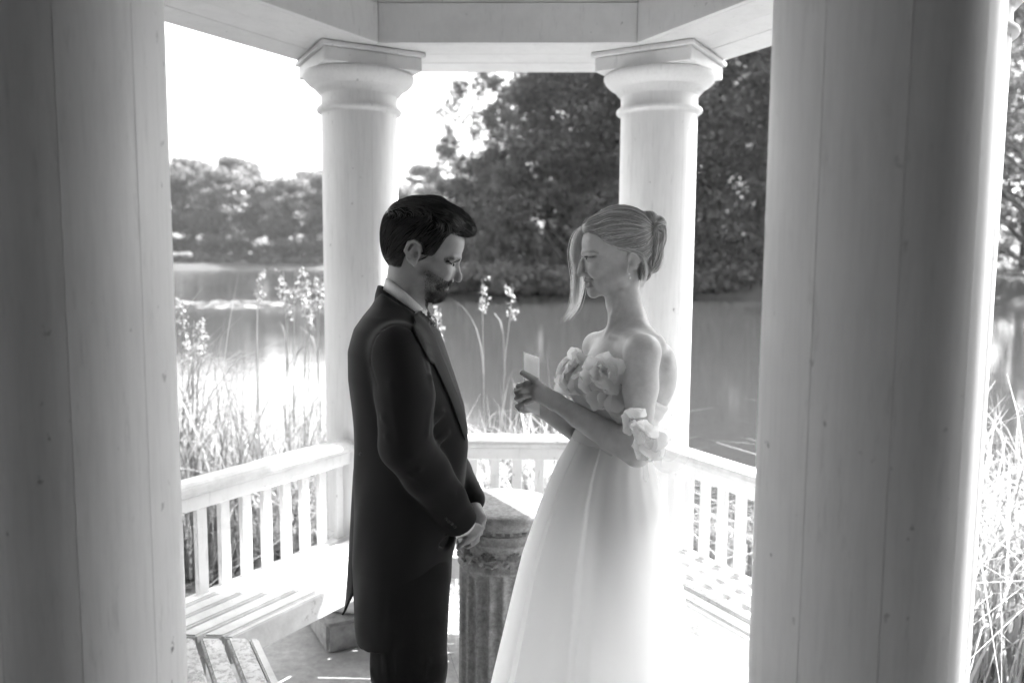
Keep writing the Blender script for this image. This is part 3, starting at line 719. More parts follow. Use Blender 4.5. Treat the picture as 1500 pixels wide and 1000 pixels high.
def sculpt(fig, fld, name, mat, parent=None, smooth=1, attrs=None, disp=None):
    P, F = fld.nets(smooth)
    at_ = {k: fn(P) for k, fn in (attrs or {}).items()}
    if disp is not None: P = P+fld.grad(P)*disp(P)[:, None]
    # image-plane axes are left-handed (py runs down): flip the winding
    return obj(name, npmesh(name, fig.world(P), F[:, ::-1], True, at_), mat, parent)
def ribbons(fig, paths, width, name, mat, parent, rng, flat_=False):
    """hair: paths (n,m,3) in figure coordinates, each strand a three-sided tube"""
    n, m, _ = paths.shape; W_ = fig.world(paths); T = np.gradient(W_, axis=1); T /= np.linalg.norm(T, axis=2, keepdims=True)+1e-12
    ref = np.array([.31, .83, .46]); A = np.cross(T, ref); A /= np.linalg.norm(A, axis=2, keepdims=True)+1e-12; B = np.cross(T, A)
    w = (np.asarray(width).reshape(-1, 1)*np.sin(np.linspace(.35, pi-.12, m))[None]**.7)[..., None]*fig.sc
    if flat_:                                    # thin single-layer strip that light can pass through
        A = np.cross(T, np.array([0, 1., 0])[None, None]+rng.normal(0, .35, (n, 1, 3))); A /= np.linalg.norm(A, axis=2, keepdims=True)+1e-12
        V = np.stack([W_-w*A, W_+w*A], 2).reshape(-1, 3); base = (np.arange(n)*m*2)[:, None]+(np.arange(m-1)*2)[None]
        F = np.stack([base, base+1, base+3, base+2], -1).reshape(-1, 4)
        return obj(name, npmesh(name, V, F, True, {'tone': np.repeat(rng.random(n), m*2)}), mat, parent)
    V = np.stack([W_+w*(A*cos(q)+B*sin(q)) for q in (0, 2.094, 4.189)], 2).reshape(-1, 3)
    base = (np.arange(n)*m*3)[:, None, None]+(np.arange(m-1)*3)[None, :, None]
    F = np.stack([np.stack([base[..., 0]+a, base[..., 0]+(a+1) % 3, base[..., 0]+3+(a+1) % 3, base[..., 0]+3+a], -1) for a in range(3)], 2).reshape(-1, 4)
    tone = np.repeat(rng.random(n), m*3)
    return obj(name, npmesh(name, V, F, True, {'tone': tone}), mat, parent)
def flow(fld, roots, dirfn, steps, step, off, rng, jit=.15, lift=None):
    """trace strands over a solid, staying at distance off from its surface"""
    P = fld.snap(roots, off); out = [P]; J_ = rng.normal(0, jit, roots.shape)
    for k in range(steps):
        G = fld.grad(P); D = dirfn(P)+J_; D = D-G*(D*G).sum(1)[:, None]; D /= np.linalg.norm(D, axis=1)[:, None]+1e-9
        P = P+D*(step[:, None] if hasattr(step, 'shape') else step)
        o = off if lift is None else off+lift(k/steps)
        v = fld.sample(P); P = P-fld.grad(P)*(np.clip(v, -6, 6)-o)[:, None]*.8; out.append(P)
    return np.stack(out, 1)
def sheet(fig, G, name, mat, parent=None, thick=0, wrap=False):
    """grid of figure points (a,b,3) as a surface; thick closes it with a second side"""
    a, b, _ = G.shape; V = fig.world(G).reshape(-1, 3); I = np.arange(a*b).reshape(a, b)
    if wrap: I = np.concatenate([I, I[:, :1]], 1)
    F = np.stack([I[:-1, :-1], I[1:, :-1], I[1:, 1:], I[:-1, 1:]], -1).reshape(-1, 4)
    o = obj(name, npmesh(name, V, F, True), mat, parent)
    if thick:
        md = o.modifiers.new('solid', 'SOLIDIFY'); md.thickness = thick; md.offset = 0
    return o
def catmull(pts, n):
    p = np.array(pts, float); p = np.vstack([2*p[0]-p[1], p, 2*p[-1]-p[-2]]); out = []
    m = len(p)-3
    for t in np.linspace(0, m-1e-6, n):
        i = int(t); u = t-i; a, b, c, d = p[i:i+4]; out.append(.5*((2*b)+(-a+c)*u+(2*a-5*b+4*c-d)*u*u+(-a+3*b-3*c+d)*u**3))
    return np.array(out)

# materials of the couple
def skin_mat(name, base, dark=.05):
    m = NT(name); v = m.coord(); n = m.noise(v, 60, 4); at_ = m.n('Attribute', attribute_name='dark'); at2 = m.n('Attribute', attribute_name='lip')
    fine = m.noise(v, 520, 2, .8)
    c = m.mul(base, m.ramp(n, [(.3, .9), (.7, 1.05)]))
    mx = m.n('MixRGB'); m.l(m.math('MULTIPLY', at_.outputs['Fac'], m.ramp(fine, [(.38, .55), (.6, 1)])), mx.inputs[0]); m.l(c, mx.inputs[1]); mx.inputs[2].default_value = g(dark)
    mx2 = m.n('MixRGB'); m.l(at2.outputs['Fac'], mx2.inputs[0]); m.l(mx.outputs[0], mx2.inputs[1]); mx2.inputs[2].default_value = g(base*.55)
    m.col(mx2.outputs[0]); m.set(Roughness=.46); m.b.inputs['Specular IOR Level'].default_value = .4
    m.b.inputs['Subsurface Weight'].default_value = .12; m.b.inputs['Subsurface Radius'].default_value = (.008, .008, .008); m.b.inputs['Subsurface Scale'].default_value = .6
    m.bump(fine, .06, .001); return m.m
M['skin_m'] = skin_mat('groom_skin', .37, .03); M['skin_w'] = skin_mat('bride_skin', .54)
def hair_mat(name, lo, hi, rough=.38, spec=.5, tr=0):
    m = NT(name); a = m.n('Attribute', attribute_name='tone'); m.col(m.ramp(a.outputs['Fac'], [(0, lo), (.75, hi), (1, hi*1.5)])); m.set(Roughness=rough); m.b.inputs['Specular IOR Level'].default_value = spec
    if tr: m.translucent(tr, min(.92, hi*1.4))
    return m.m
M['hair_m'] = hair_mat('dark_hair', .008, .035, .36); M['hair_cap'] = hair_mat('dark_hair_under', .006, .010, .85, .1); M['hair_w'] = hair_mat('blond_hair', .2, .66, .32, tr=.15); M['hair_lock'] = hair_mat('loose_blond_hair', .22, .66, .4, tr=.6)
M['beard'] = hair_mat('beard_hair', .03, .09, .5)
def cloth_mat(name, c, rough=.85, sheen=.3, weave=900, bump=.1):
    m = NT(name); v = m.coord(); n = m.noise(v, weave, 2, .5); m.col(m.mul(c, m.ramp(n, [(.3, .85), (.7, 1.1)]))); m.set(Roughness=rough); m.b.inputs['Sheen Weight'].default_value = sheen; m.b.inputs['Sheen Roughness'].default_value = .4
    m.b.inputs['Specular IOR Level'].default_value = .25; m.bump(n, bump, .001); return m.m
M['suit'] = cloth_mat('dark_wool', .010, .75, .08); M['shirt'] = cloth_mat('white_shirt', .8, .7, .1); M['trouser'] = cloth_mat('trouser_wool', .009, .85, .05)
def tie_mat():
    m = NT('tie_silk'); v = m.coord(); vo = m.n('TexVoronoi'); vo.inputs['Scale'].default_value = 130; m.l(v, vo.inputs['Vector'])
    m.col(m.ramp(vo.outputs['Distance'], [(.2, .38), (.45, .06)])); m.set(Roughness=.4); return m.m
M['tie'] = tie_mat()
M['eye'] = flat('eye_white', .55, .1, .6); M['iris'] = flat('iris', .02, .08, .6); M['tooth'] = flat('teeth', .6, .2, .5); M['button'] = flat('button', .02, .25, .6)
M['pearl'] = flat('pearl', .75, .15, .6)

# ------------------------------------------------------------------ the groom
def hand(f, fig, wr, kn, fingers, thumb, rw, rk, rf, k=1.0):
    """wrist, knuckle line centre, list of finger chains [(px,py,d)...]"""
    J = fig.J; a, b = J(wr), J(kn); f.cone(a, b, rw, rk, 4)
    for ch, r in fingers:
        pts = [J(p) for p in ch]; n = len(pts)
        for i in range(n-1): f.cone(pts[i], pts[i+1], r*.82*(1-.07*i), r*.82*(1-.07*(i+1)), k)
    pts = [J(p) for p in thumb]
    for i in range(len(pts)-1): f.cone(pts[i], pts[i+1], rf*(1.25-.12*i), rf*(1.25-.12*(i+1)), k)

def groom():
    fig = Fig(1.90); J = fig.J; rng = np.random.default_rng(5)
    f = Field((545, 275, -150), (720, 1330, 150), 1.6)
    # head
    f.ell((622, 346, 0), (57, 48, 45), 22, 4)                      # cranium
    f.ell((602, 362, 0), (34, 38, 43), 10, 8)
    f.ell((657, 357, 0), (22.5, 27, 37), 10, 8)                    # forehead
    f.ell((645, 389, 0), (24, 32, 33), 6, 8)                       # mid face
    f.ell((629, 409, 0), (26, 27, 33), 30, 8)                      # jaw
    f.ell((638, 429, 0), (15.5, 14.5, 19), -12, 6)                      # chin
    f.ell((648, 414, 0), (9.5, 12, 17), 0, 6)                      # muzzle
    f.cone((670, 377.5, -3), (664, 379, -24), 5.5, 4.5, 5); f.cone((670, 377.5, 3), (664, 379, 24), 5.5, 4.5, 5)
    for s in (-1, 1):
        f.ell((669, 388, 15.5*s), (6, 5, 9), 0, 4, True)           # eye socket
        f.ell((649, 402, 23*s), (14, 10, 10), -30, 6)              # smiling cheek
        f.ell((659, 410.5, 7.5*s), (6, 4.8, 4.5), 10, 2.5)         # nostril wing
        f.ell((664, 414.5, 4.5*s), (3.0, 1.8, 1.8), 0, 1, True)
        f.chain([(655, 407, 13*s, 1.6), (648, 413, 18*s, 1.8), (643, 421, 20*s, 1.5)], 2.5, True)   # smile fold
        f.chain([(653, 419.5, 7*s, 1.1), (647, 420, 13*s, 1.1), (643, 417, 18*s, 1.1)], 1.2, True)   # mouth
        f.cone((665, 386.5, 12*s), (656, 387.5, 22*s), 3.2, 2.6, 2)                                  # lids
    f.chain([(668, 384, 0, 5.0), (668.5, 394, 0, 4.8), (671.5, 404, 0, 5.0), (671.2, 408.5, 0, 5.4)], 4)   # nose
    f.chain([(655, 416, 0, 4.5), (652.5, 416, 8, 3.5), (652.5, 416, -8, 3.5)], 3)                     # upper lip
    f.chain([(652, 424, 0, 3.4), (649, 424, 8, 3), ], 3); f.cone((652, 424, 0), (649, 424, -8), 3.4, 3, 3)
    # ears
    for s in (-1, 1):
        f.ell((611, 371, 44*s), (10.5, 16.5, 3.6), 14, 2.5); f.ell((611.5, 370, 50*s), (7, 11.5, 6.4), 14, 1.2, True)
        f.chain([(616, 377, 46*s, 2), (604, 378, 47.5*s, 2.2), (600.5, 368, 49.5*s, 2.7), (605, 357, 50*s, 2.7), (613, 354, 49*s, 2.5), (619, 359, 47*s, 2.2)], 1.4); f.chain([(607, 378, 47.5*s, 1.5), (606, 369, 48.5*s, 1.5), (610, 362, 48.5*s, 1.4)], 1.4)
        f.ell((613, 386, 45.5*s), (4.5, 5, 3), 0, 2); f.ell((614.5, 374, 45*s), (3, 5, 5), 20, 1.5, True)
    # neck and body
    f.cone((602, 390, 0), (590, 455, 0), 32, 30, 8)
    f.chain([(590, 452, 0, 31), (588, 520, 0, 58), (596, 640, 0, 58), (590, 760, 0, 60)], 14)
    for s in (-1, 1):
        f.cone((592, 480, 0), (585, 492, 85*s), 34, 26, 14)
        f.chain([(588, 800, 45*s, 46), (588, 1040, 45*s, 34), (585, 1270, 45*s, 22)], 12)
        f.chain([(585, 1278, 45*s, 20), (625, 1296, 48*s, 13)], 6)
    ra = [J((584, 505, -108)), J((592, 640, -112)), J((668, 768, -62))]; la = [J((600, 505, 108)), J((632, 650, 110)), J((689, 738, 34))]
    f.chain([(*ra[0], 24), (*ra[1], 19), (*ra[2], 13)], 8); f.chain([(*la[0], 24), (*la[1], 19), (*la[2], 13)], 8)
    # hands: the far hand closes over the near one
    hand(f, fig, (674, 778, -55), (690, 793, -34), [([(690, 786, -40), (698, 794, -28), (694, 803, -14)], 6.2), ([(690, 792, -44), (697, 801, -32), (689, 808, -20)], 6.2), ([(686, 797, -46), (691, 806, -36), (683, 811, -24)], 5.8)], [(686, 783, -44), (697, 782, -30), (701, 789, -18)], 13, 12, 6)
    hand(f, fig, (690, 742, 26), (699, 768, -6), [
        ([(702, 771, -6), (703.5, 783, -24), (694, 793, -46), (683, 799, -57)], 6.0),
        ([(699, 776, -8), (699, 789, -30), (689, 799, -50), (679, 804, -58)], 6.2),
        ([(694, 779, -6), (693, 793, -30), (684, 803, -50), (675, 807, -57)], 5.9),
        ([(688, 781, -2), (686, 796, -28), (679, 806, -46), (673, 809, -52)], 5.0)],
        [(696, 750, 14), (704, 768, 0), (704, 780, -10), (699, 790, -16)], 11, 13.5, 6.2)
    def beard(P):
        x, y, d = P.T
        m = np.clip((y-376)/22, 0, 1)*np.clip((x-612-(y-380)*.06)/17, 0, 1)*(y < 452)*(np.abs(d) < 60)
        cheek = np.clip((-(x-634)*.62+(y-391)*1.0)/9, 0, 1)                 # cheek line: runs down towards the mouth
        m1 = m*np.clip(cheek, 0, 1)*.5
        chin = np.clip((y-419)/9, 0, 1)*np.clip((x-619)/14, 0, 1)*.98*(y < 452)
        mus = (np.abs(y-413.8-(660-x)*.30) < 3.4)*(x > 640)*(x < 663)*.95
        lipz = ((np.abs(y-420) < 3.5) & (x > 648) & (np.abs(d) < 14))
        brow = np.exp(-((y-378.6-np.maximum(0, 660-x)*.25-np.maximum(0, x-670)*.3)/2.9)**2)*(x > 653)*(x < 678)*(np.abs(d) > 4)*.97
        lash = np.exp(-((y-385.6-(663-x)*.12)/.9)**2)*(x > 656)*(np.abs(d) > 9)*(x < 668)*.85
        scalp = np.clip((348-y+(x-600)*.02)/6, 0, 1)*0
        return np.clip(np.maximum.reduce([np.where(lipz, 0, np.maximum(m1, chin)), mus, brow, lash]), 0, 1)
    lip = lambda P: ((np.abs(P[:, 1]-421) < 3) & (P[:, 0] > 645) & (np.abs(P[:, 2]) < 16) & (P[:, 1] < 430)).astype(float)*.6
    body = sculpt(fig, f, 'person', M['skin_m'], None, 1, {'dark': beard, 'lip': lip})
    tag(body, 'bearded man in a black tailcoat standing in profile with hands clasped', 'person')
    # eyes and teeth
    for s in (-1, 1):
        e = Field((650, 378, -30 if s < 0 else 5), (675, 398, -5 if s < 0 else 30), .8); e.ell((660.3, 387.2, 15.5*s), (5.6, 4.6, 6), 0, .5); ey = sculpt(fig, e, 'eye', M['eye'], body)
        e = Field((655, 378, -30 if s < 0 else 5), (675, 398, -5 if s < 0 else 30), .8); e.ell((665.2, 387.6, 16.3*s), (1.9, 2.7, 2.8), 0, .5); sculpt(fig, e, 'iris', M['iris'], ey)
    e = Field((635, 412, -22), (660, 428, 22), .8); e.ell((645, 419.2, 0), (7.0, 2.3, 14), 0, 1); sculpt(fig, e, 'teeth', M['tooth'], body)
    # hair: cap + strands
    h = Field((548, 270, -64), (712, 412, 64), 1.5)
    h.ell((620, 344, 0), (60, 53, 49), 22, 4); h.ell((600, 356, 0), (38, 44, 48), 8, 8)
    h.chain([(640, 317, 0, 26), (664, 326, 0, 19), (680, 334, -2, 13), (686, 338, -6, 9)], 10); h.ell((655, 325, 0), (28, 18, 36), 24, 8)
    # carve the face and ear window
    h.op(lambda X, Y, Z: -(-(Y-347-np.maximum(0, (X-652))*.02+np.maximum(0, 648-X)*-.55))+0*Z, (636, 340, -60), (712, 412, 60), 3, True) if False else None
    h.op(lambda X, Y, Z: np.maximum.reduce([(652-X)*.80+(353-Y)*.60+0*Z, -(Y-346)+0*X+0*Z]), (600, 340, -64), (712, 420, 64), 3, True)
    h.ell((612, 376, -48), (15.5, 25, 16), 12, 3, True); h.ell((612, 376, 48), (15.5, 25, 16), 12, 3, True)
    h.op(lambda X, Y, Z: (586-X)*.9+(Y-400)*-.35+0*Z, (580, 384, -60), (640, 420, 60), 3, True)
    h.op(lambda X, Y, Z: (394-Y)+0*X+0*Z, (540, 392, -60), (712, 425, 60), 3, True)
    hp = sculpt(fig, h, 'hair', M['hair_cap'], body, 1, {'tone': lambda P: rng.random(len(P))*.2})
    P, _ = h.nets(0); P = P[(P[:, 1] < 394)]
    roots = P[rng.choice(len(P), 3600)]
    def dirf(Q):
        x, y, d = Q.T; D = np.stack([np.where(x > 640, .9, -.55), np.where(x > 640, .28, .35), 0*d], 1)
        side = np.clip((np.abs(d)-26)/14, 0, 1)*np.clip((y-322)/20, 0, 1)
        D = D*(1-side[:, None])+side[:, None]*np.stack([-.75+0*x, .75+0*x, 0*x], 1)
        topm = np.clip((325-y)/20, 0, 1)*(x < 665); D = D*(1-topm[:, None])+topm[:, None]*np.stack([.95+0*x, .25+0*x, .12*np.sign(d)], 1); return D
    paths = flow(h, roots, dirf, 8, rng.uniform(2.5, 5, len(roots)), rng.uniform(.2, 2.2, len(roots)), rng, .12)
    ribbons(fig, paths, rng.uniform(.35, .7, len(paths)), 'hair_strands', M['hair_m'], hp, rng)
    q = P[(P[:, 0] > 668) & (P[:, 1] < 348)]; roots = q[rng.choice(len(q), 260)]
    paths = flow(h, roots, lambda Q: np.stack([.7+0*Q[:, 0], .75+0*Q[:, 0], .1*np.sign(Q[:, 2])], 1), 7, 3.0, 1.2, rng, .25, lambda t: 3*t*t)
    ribbons(fig, paths, rng.uniform(.3, .55, len(paths)), 'hair_strands', hair_mat('light_hair', .03, .10, .3), hp, rng)
    # beard hairs
    P, _ = f.nets(0); b = beard(P); sel = P[(b > .3) & (P[:, 1] > 392) & (P[:, 1] < 452)]; bb = beard(sel); sel = sel[rng.random(len(sel)) < .5]
    dens = beard(sel); L = np.where(dens > .8, 1.5, .6)
    paths = flow(f, sel, lambda Q: np.stack([.25+0*Q[:, 0], .9+0*Q[:, 0], 0*Q[:, 0]], 1), 4, L, .2, rng, .5, lambda t: 2.0*t)
    ribbons(fig, paths, np.full(len(paths), .24), 'beard', M['beard'], body, rng)
    # brows
    n = 130; s_ = rng.choice([-1, 1], n); t = rng.random(n); roots = np.stack([674-18*t, 379.2+np.abs(t-.3)*4+rng.normal(0, 1.1, n), s_*(5+20*t)], 1)
    paths = flow(f, roots, lambda Q: np.stack([-.8+0*Q[:, 0], .15+0*Q[:, 0], .9*np.sign(Q[:, 2])], 1), 4, 1.5, .5, rng, .2)
    ribbons(fig, paths, np.full(n, .6), 'eyebrow', M['hair_m'], body, rng)

    # ---- tailcoat
    c = Field((480, 405, -172), (712, 960, 172), 2.4)
    def folds(X, Y, Z):
        return .8*np.sin(Y*.045+X*.05+np.sin(Z*.05)*1.5)*np.clip((Y-520)/120, 0, 1)+.5*np.sin(X*.10-Y*.03+Z*.02)
    rows = [(424, 560, 602, 40), (434, 553, 613, 50), (446, 546, 622, 68), (460, 534, 631, 92), (478, 522, 640, 110), (510, 513, 651, 118), (550, 512, 664, 117), (595, 515, 678, 108), (632, 517, 684, 102), (660, 518, 685, 100), (700, 517, 681, 101), (760, 515, 672, 106), (820, 513, 662, 109), (880, 513, 661, 107), (915, 514, 661, 103), (940, 517, 659, 100)]
    c.loft(rows, 6, 2.25, wob=folds)
    c.op(lambda X, Y, Z: np.sqrt((X-598)**2*1.0+(Z/1.05)**2+0*Y)-np.interp(Y, [400, 425, 440, 455], [40, 36, 33, 18]), (545, 400, -50), (650, 456, 50), 3, True)   # neck opening
    c.op(lambda X, Y, Z: np.maximum(np.abs(Z)-60, (Y-(424+(X-556)*.68-.09*np.abs(Z)))*.8+0*X), (540, 400, -60), (660, 480, 60), 2, True)
    # cut-away front: the skirt of the coat curves from the button down to the back
    def cutaway(X, Y, Z):
        edge = np.interp(Y, [640, 700, 780, 850, 890, 915, 930, 945], [700, 690, 676, 655, 632, 606, 575, 500]); return (edge-X)*.8+0*Z
    c.op(lambda X, Y, Z: cutaway(X, Y, Z), (500, 700, -170), (712, 965, 170), 4, True)
    # sleeves
    R0, R1, R2 = J((583, 512, -110)), J((596, 650, -118)), J((673, 774, -62)); Lm = [J((606, 508, 110)), J((640, 655, 112)), J((691, 738, 28))]
    def arm(pts, rad_):
        for (a, b, ra_, rb_) in zip(pts[:-1], pts[1:], rad_[:-1], rad_[1:]): c.cone(a, b, ra_, rb_, 7)
    U = lambda a, b, t: a+(b-a)*t
    arm([U(R0, R1, 0)+[-2, 2, 8], U(R0, R1, .5)+[2, 0, 0], R1+[-4, 4, 0], U(R1, R2, .35)+[-1, 3, 0], U(R1, R2, .7), R2], [39, 39, 35.5, 33, 29, 25.5])
    arm([Lm[0], U(Lm[0], Lm[1], .5), Lm[1], U(Lm[1], Lm[2], .5), Lm[2]], [36, 34, 31, 26, 20])
    # crease ridges on the near sleeve
    for a, b, r in (((560, 612), (606, 668), 5), ((566, 640), (612, 690), 5), ((640, 618), (600, 668), 5), ((648, 652), (612, 690), 5), ((572, 560), (584, 640), 5), ((626, 556), (622, 640), 6), ((600, 700), (660, 742), 5)):
        A = np.array([a[0], b[0]], float); B_ = np.array([a[1], b[1]], float); Q = c.front(A, B_, -170) if False else c.front(np.array([J((a[0], a[1], -140))[0], J((b[0], b[1], -140))[0]]), np.array([J((a[0], a[1], -140))[1], J((b[0], b[1], -140))[1]]), -171)
        if abs(Q[0, 2]) < 168 and abs(Q[1, 2]) < 168: c.cone(Q[0]+[0, 0, 2.6], Q[1]+[0, 0, 2.6], r*.7, r*.45, 5)
    # armhole seam groove
    qs = [J(p) for p in ((556, 560, -100), (545, 530, -100), (551, 497, -100), (572, 475, -95), (600, 478, -95), (618, 505, -100), (627, 540, -104))]
    for a, b in zip(qs[:-1], qs[1:]):
        A = c.front(np.array([a[0], b[0]]), np.array([a[1], b[1]]), -171); c.cone(A[0], A[1], .8, .8, 2.5, True)
    cuff = U(R1, R2, 1.12); dirc = (R2-R1)/np.linalg.norm(R2-R1)
    c.op(lambda X, Y, Z: np.maximum(-((X-R2[0])*dirc[0]+(Y-R2[1])*dirc[1]+(Z-R2[2])*dirc[2])+3, np.sqrt((X-R2[0])**2+(Y-R2[1])**2+(Z-R2[2])**2)-44), R2-44, R2+44, 1.5, True)
    c.op(lambda X, Y, Z: np.sqrt((X-cuff[0]-((X-cuff[0])*dirc[0]+(Y-cuff[1])*dirc[1]+(Z-cuff[2])*dirc[2])*dirc[0])**2+(Y-cuff[1]-((X-cuff[0])*dirc[0]+(Y-cuff[1])*dirc[1]+(Z-cuff[2])*dirc[2])*dirc[1])**2+(Z-cuff[2]-((X-cuff[0])*dirc[0]+(Y-cuff[1])*dirc[1]+(Z-cuff[2])*dirc[2])*dirc[2])**2)+np.maximum(0, 40-np.sqrt((X-R1[0])**2+(Y-R1[1])**2+(Z-R1[2])**2))-20+np.maximum(0, 88-((X-R1[0])*dirc[0]+(Y-R1[1])*dirc[1]+(Z-R1[2])*dirc[2])), cuff-50, cuff+40, 1.5, True)
    coat = sculpt(fig, c, 'tailcoat', M['suit'], body, 2)
    # collar of the coat: a band standing round the neck, falling into the lapel
    th = np.linspace(-pi, pi, 73)
    def ring(cx, cy, rx, rd, slope, n=th, bul=0):
        x = cx+rx*np.cos(n); return np.stack([x, cy+slope*(x-cx)+bul*np.abs(np.sin(n)), rd*np.sin(n)], 1)
    G = np.stack([ring(589, 474, 40, 58, .70, bul=-6), ring(588, 457, 37, 48, .70, bul=-5), ring(588, 443, 34, 41, .70, bul=-5), ring(589, 444, 31.5, 38.5, .70, bul=-5)], 0)
    sheet(fig, G, 'coat_collar', M['suit'], coat, .003)
    # lapel: from the collar to the button, lying on the chest
    def lapel(sd):
        t = np.linspace(0, 1, 30); e0 = catmull([(622, 452), (640, 490), (662, 550), (678, 600), (683, 640)], 30)      # front edge
        e1 = catmull([(611, 458), (617, 474), (638, 520), (662, 580), (680, 638)], 30)
        rows_ = []
        for q in np.linspace(0, 1, 9):
            px = e1[:, 0]*(1-q)+e0[:, 0]*q; py = e1[:, 1]*(1-q)+e0[:, 1]*q
            Q = c.front(px, py, -168*1.0); Q[:, 2] = np.where(Q[:, 2] > 6, 0, Q[:, 2]); 
            Q = Q+c.grad(Q)*(1.6+.5*(1-q)); rows_.append(Q*np.array([1, 1, 1 if sd < 0 else -1]))
        sheet(fig, np.array(rows_), 'lapel', M['suit'], coat, .0025)
    # buttons
    def button(px, py, r, parent, fld=c):
        q = J((px, py, -100)); Q = fld.front(np.array([q[0]]), np.array([q[1]]), -171)[0]
        b = Field(Q-r*2-1, Q+r*2+1, .5); b.ell(Q, (r, r, r*.6), 0, .4); sculpt(fig, b, 'button', M['button'], parent)
    for (x, y) in ((651, 767), (655, 772), (660, 777), (664, 783)): button(x, y, 2.6, coat)
    button(519.5, 676, 3.0, coat); 
    b = Field((668, 634, -22), (692, 656, 6), .6); b.ell((681, 643, -14), (3.6, 4.2, 3), 0, .5); sculpt(fig, b, 'button', M['button'], coat)
    lapel(-1)
    # tail: narrow tongue hanging behind
    u = np.linspace(0, 1, 22); rows_ = []
    for w_ in np.linspace(0, 1, 12):
        xb = np.interp(u, [0, .1, .5, .9, 1], [517, 514, 507, 500, 498]); xf = np.interp(u, [0, .5, .85, 1], [540, 530, 518, 500]); y = 672+236*u
        dd = -58+116*w_; x = xb+(xf-xb)*(2*abs(w_-.5))**1.6; rows_.append(np.stack([x, y-8*(2*abs(w_-.5))**2*u, dd*(1-.35*u)], 1))
    sheet(fig, np.array(rows_), 'coat_tail', M['suit'], coat, .004)
    # shirt collar, cuffs, tie
    G = np.stack([ring(592, 452, 30.5, 37, .78, bul=-4), ring(594, 440, 29.5, 36, .84, bul=-7), ring(595, 433.5, 29, 35, .86, bul=-9), ring(595.5, 434.5, 27.5, 33.5, .86, bul=-9)], 0)
    sheet(fig, G, 'shirt_collar', M['shirt'], body, .0025)
    t_ = Field((605, 440, -30), (652, 530, 30), 1.3); t_.ell((629, 470, 0), (9, 13, 15), -25, 5); t_.chain([(631, 476, 0, 9), (637, 500, 0, 9), (645, 525, 0, 8)], 4); t_.ell((620, 458, 0), (8, 7, 14), 0, 4)
    sculpt(fig, t_, 'cravat', M['tie'], body, 1, disp=lambda P: .8*np.sin(P[:, 1]*.5+P[:, 2]*.3))
    def cuffband(a, b, r0, r1, nm='shirt_cuff'):
        a = np.array(a, float); b = np.array(b, float); dd = (b-a)/np.linalg.norm(b-a); e1 = np.cross(dd, [0, 0, 1.]); e1 /= np.linalg.norm(e1); e2 = np.cross(dd, e1)
        tt = np.linspace(-pi, pi, 33); G = np.array([p+(np.cos(tt)[:, None]*e1+np.sin(tt)[:, None]*e2)*r for p, r in ((a, r0), (a*.5+b*.5, (r0+r1)/2), (b, r1), (b-dd, r1-2))]); sheet(fig, G, nm, M['shirt'], body, .002)
    cuffband(R2-dirc*8, R2+dirc*9, 19.5, 18.5)
    dl = (Lm[2]-Lm[1])/np.linalg.norm(Lm[2]-Lm[1]); cuffband(Lm[2]-dl*2+[0, 2, 0], Lm[2]+dl*11, 17, 15.5)
    # trousers and shoes
    p = Field((505, 660, -125), (690, 1300, 125), 3.2)
    p.loft([(668, 540, 668, 88), (740, 532, 662, 98), (820, 528, 660, 102), (870, 530, 658, 100)], 8)
    for s in (-1, 1):
        a = [J((592 if s < 0 else 598, y, 48*s)) for y in (860, 1000, 1130, 1262)]
        p.chain([(*a[0], 61), (*a[1], 54), (*a[2], 45), (*a[3], 38)], 10)
        for (q0, q1) in (((548, 968), (570, 990)), ((570, 930), (575, 985)), ((630, 945), (612, 990))):
            A = np.array([q0[0], q1[0]], float); B_ = np.array([q0[1], q1[1]], float); Q = p.front(A, B_, -124)
            if (np.abs(Q[:, 2]) < 120).all() and s < 0: p.cone(Q[0]+[0, 0, 2], Q[1]+[0, 0, 2], 3.5, 2, 5)
    sculpt(fig, p, 'trousers', M['trouser'], body, 2)
    for s in (-1, 1):
        a = J((590, 1284, 47*s)); sh = Field(a+[-48, -30, -34], a+[82, 32, 34], 2.2); sh.chain([(*(a+[-14, 2, 0]), 21), (*(a+[30, 8, 0]), 20), (*(a+[60, 14, 0]), 14)], 10)
        fz = a[1]+26; sh.op(lambda X, Y, Z: fz-Y+0*X+0*Z, a+[-60, 10, -40], a+[90, 60, 40], 1.5, True); sculpt(fig, sh, 'shoe', M['button'], body)
groom()
# ------------------------------------------------------------------ the bride
def satin(name, c=.74, tr=.0, rough=.5, alpha=1.):
    m = NT(name); v = m.coord(); n = m.noise(v, 700, 2); m.col(c); m.set(Roughness=rough); m.b.inputs['Sheen Weight'].default_value = .15; m.b.inputs['Specular IOR Level'].default_value = .3; m.bump(n, .05, .001)
    if tr: m.translucent(tr, c)
    if alpha < 1:
        tp = m.n('BsdfTransparent'); mx = m.n('MixShader'); mx.inputs[0].default_value = alpha; src = m.out.inputs[0].links[0].from_socket
        m.l(tp.outputs[0], mx.inputs[1]); m.l(src, mx.inputs[2]); m.l(mx.outputs[0], m.out.inputs[0])
    return m.m
M['bodice'] = satin('bodice_satin', .74, .15); M['skirt'] = satin('skirt_organza', .93, .6); M['petal'] = satin('petal_organza', .9, .5, .6, .95); M['tulle'] = satin('tulle', .85, .55, .7, .24)
M['under'] = satin('underskirt_tulle', .93, .65)
M['card'] = satin('card_paper', .93, .74, .8)
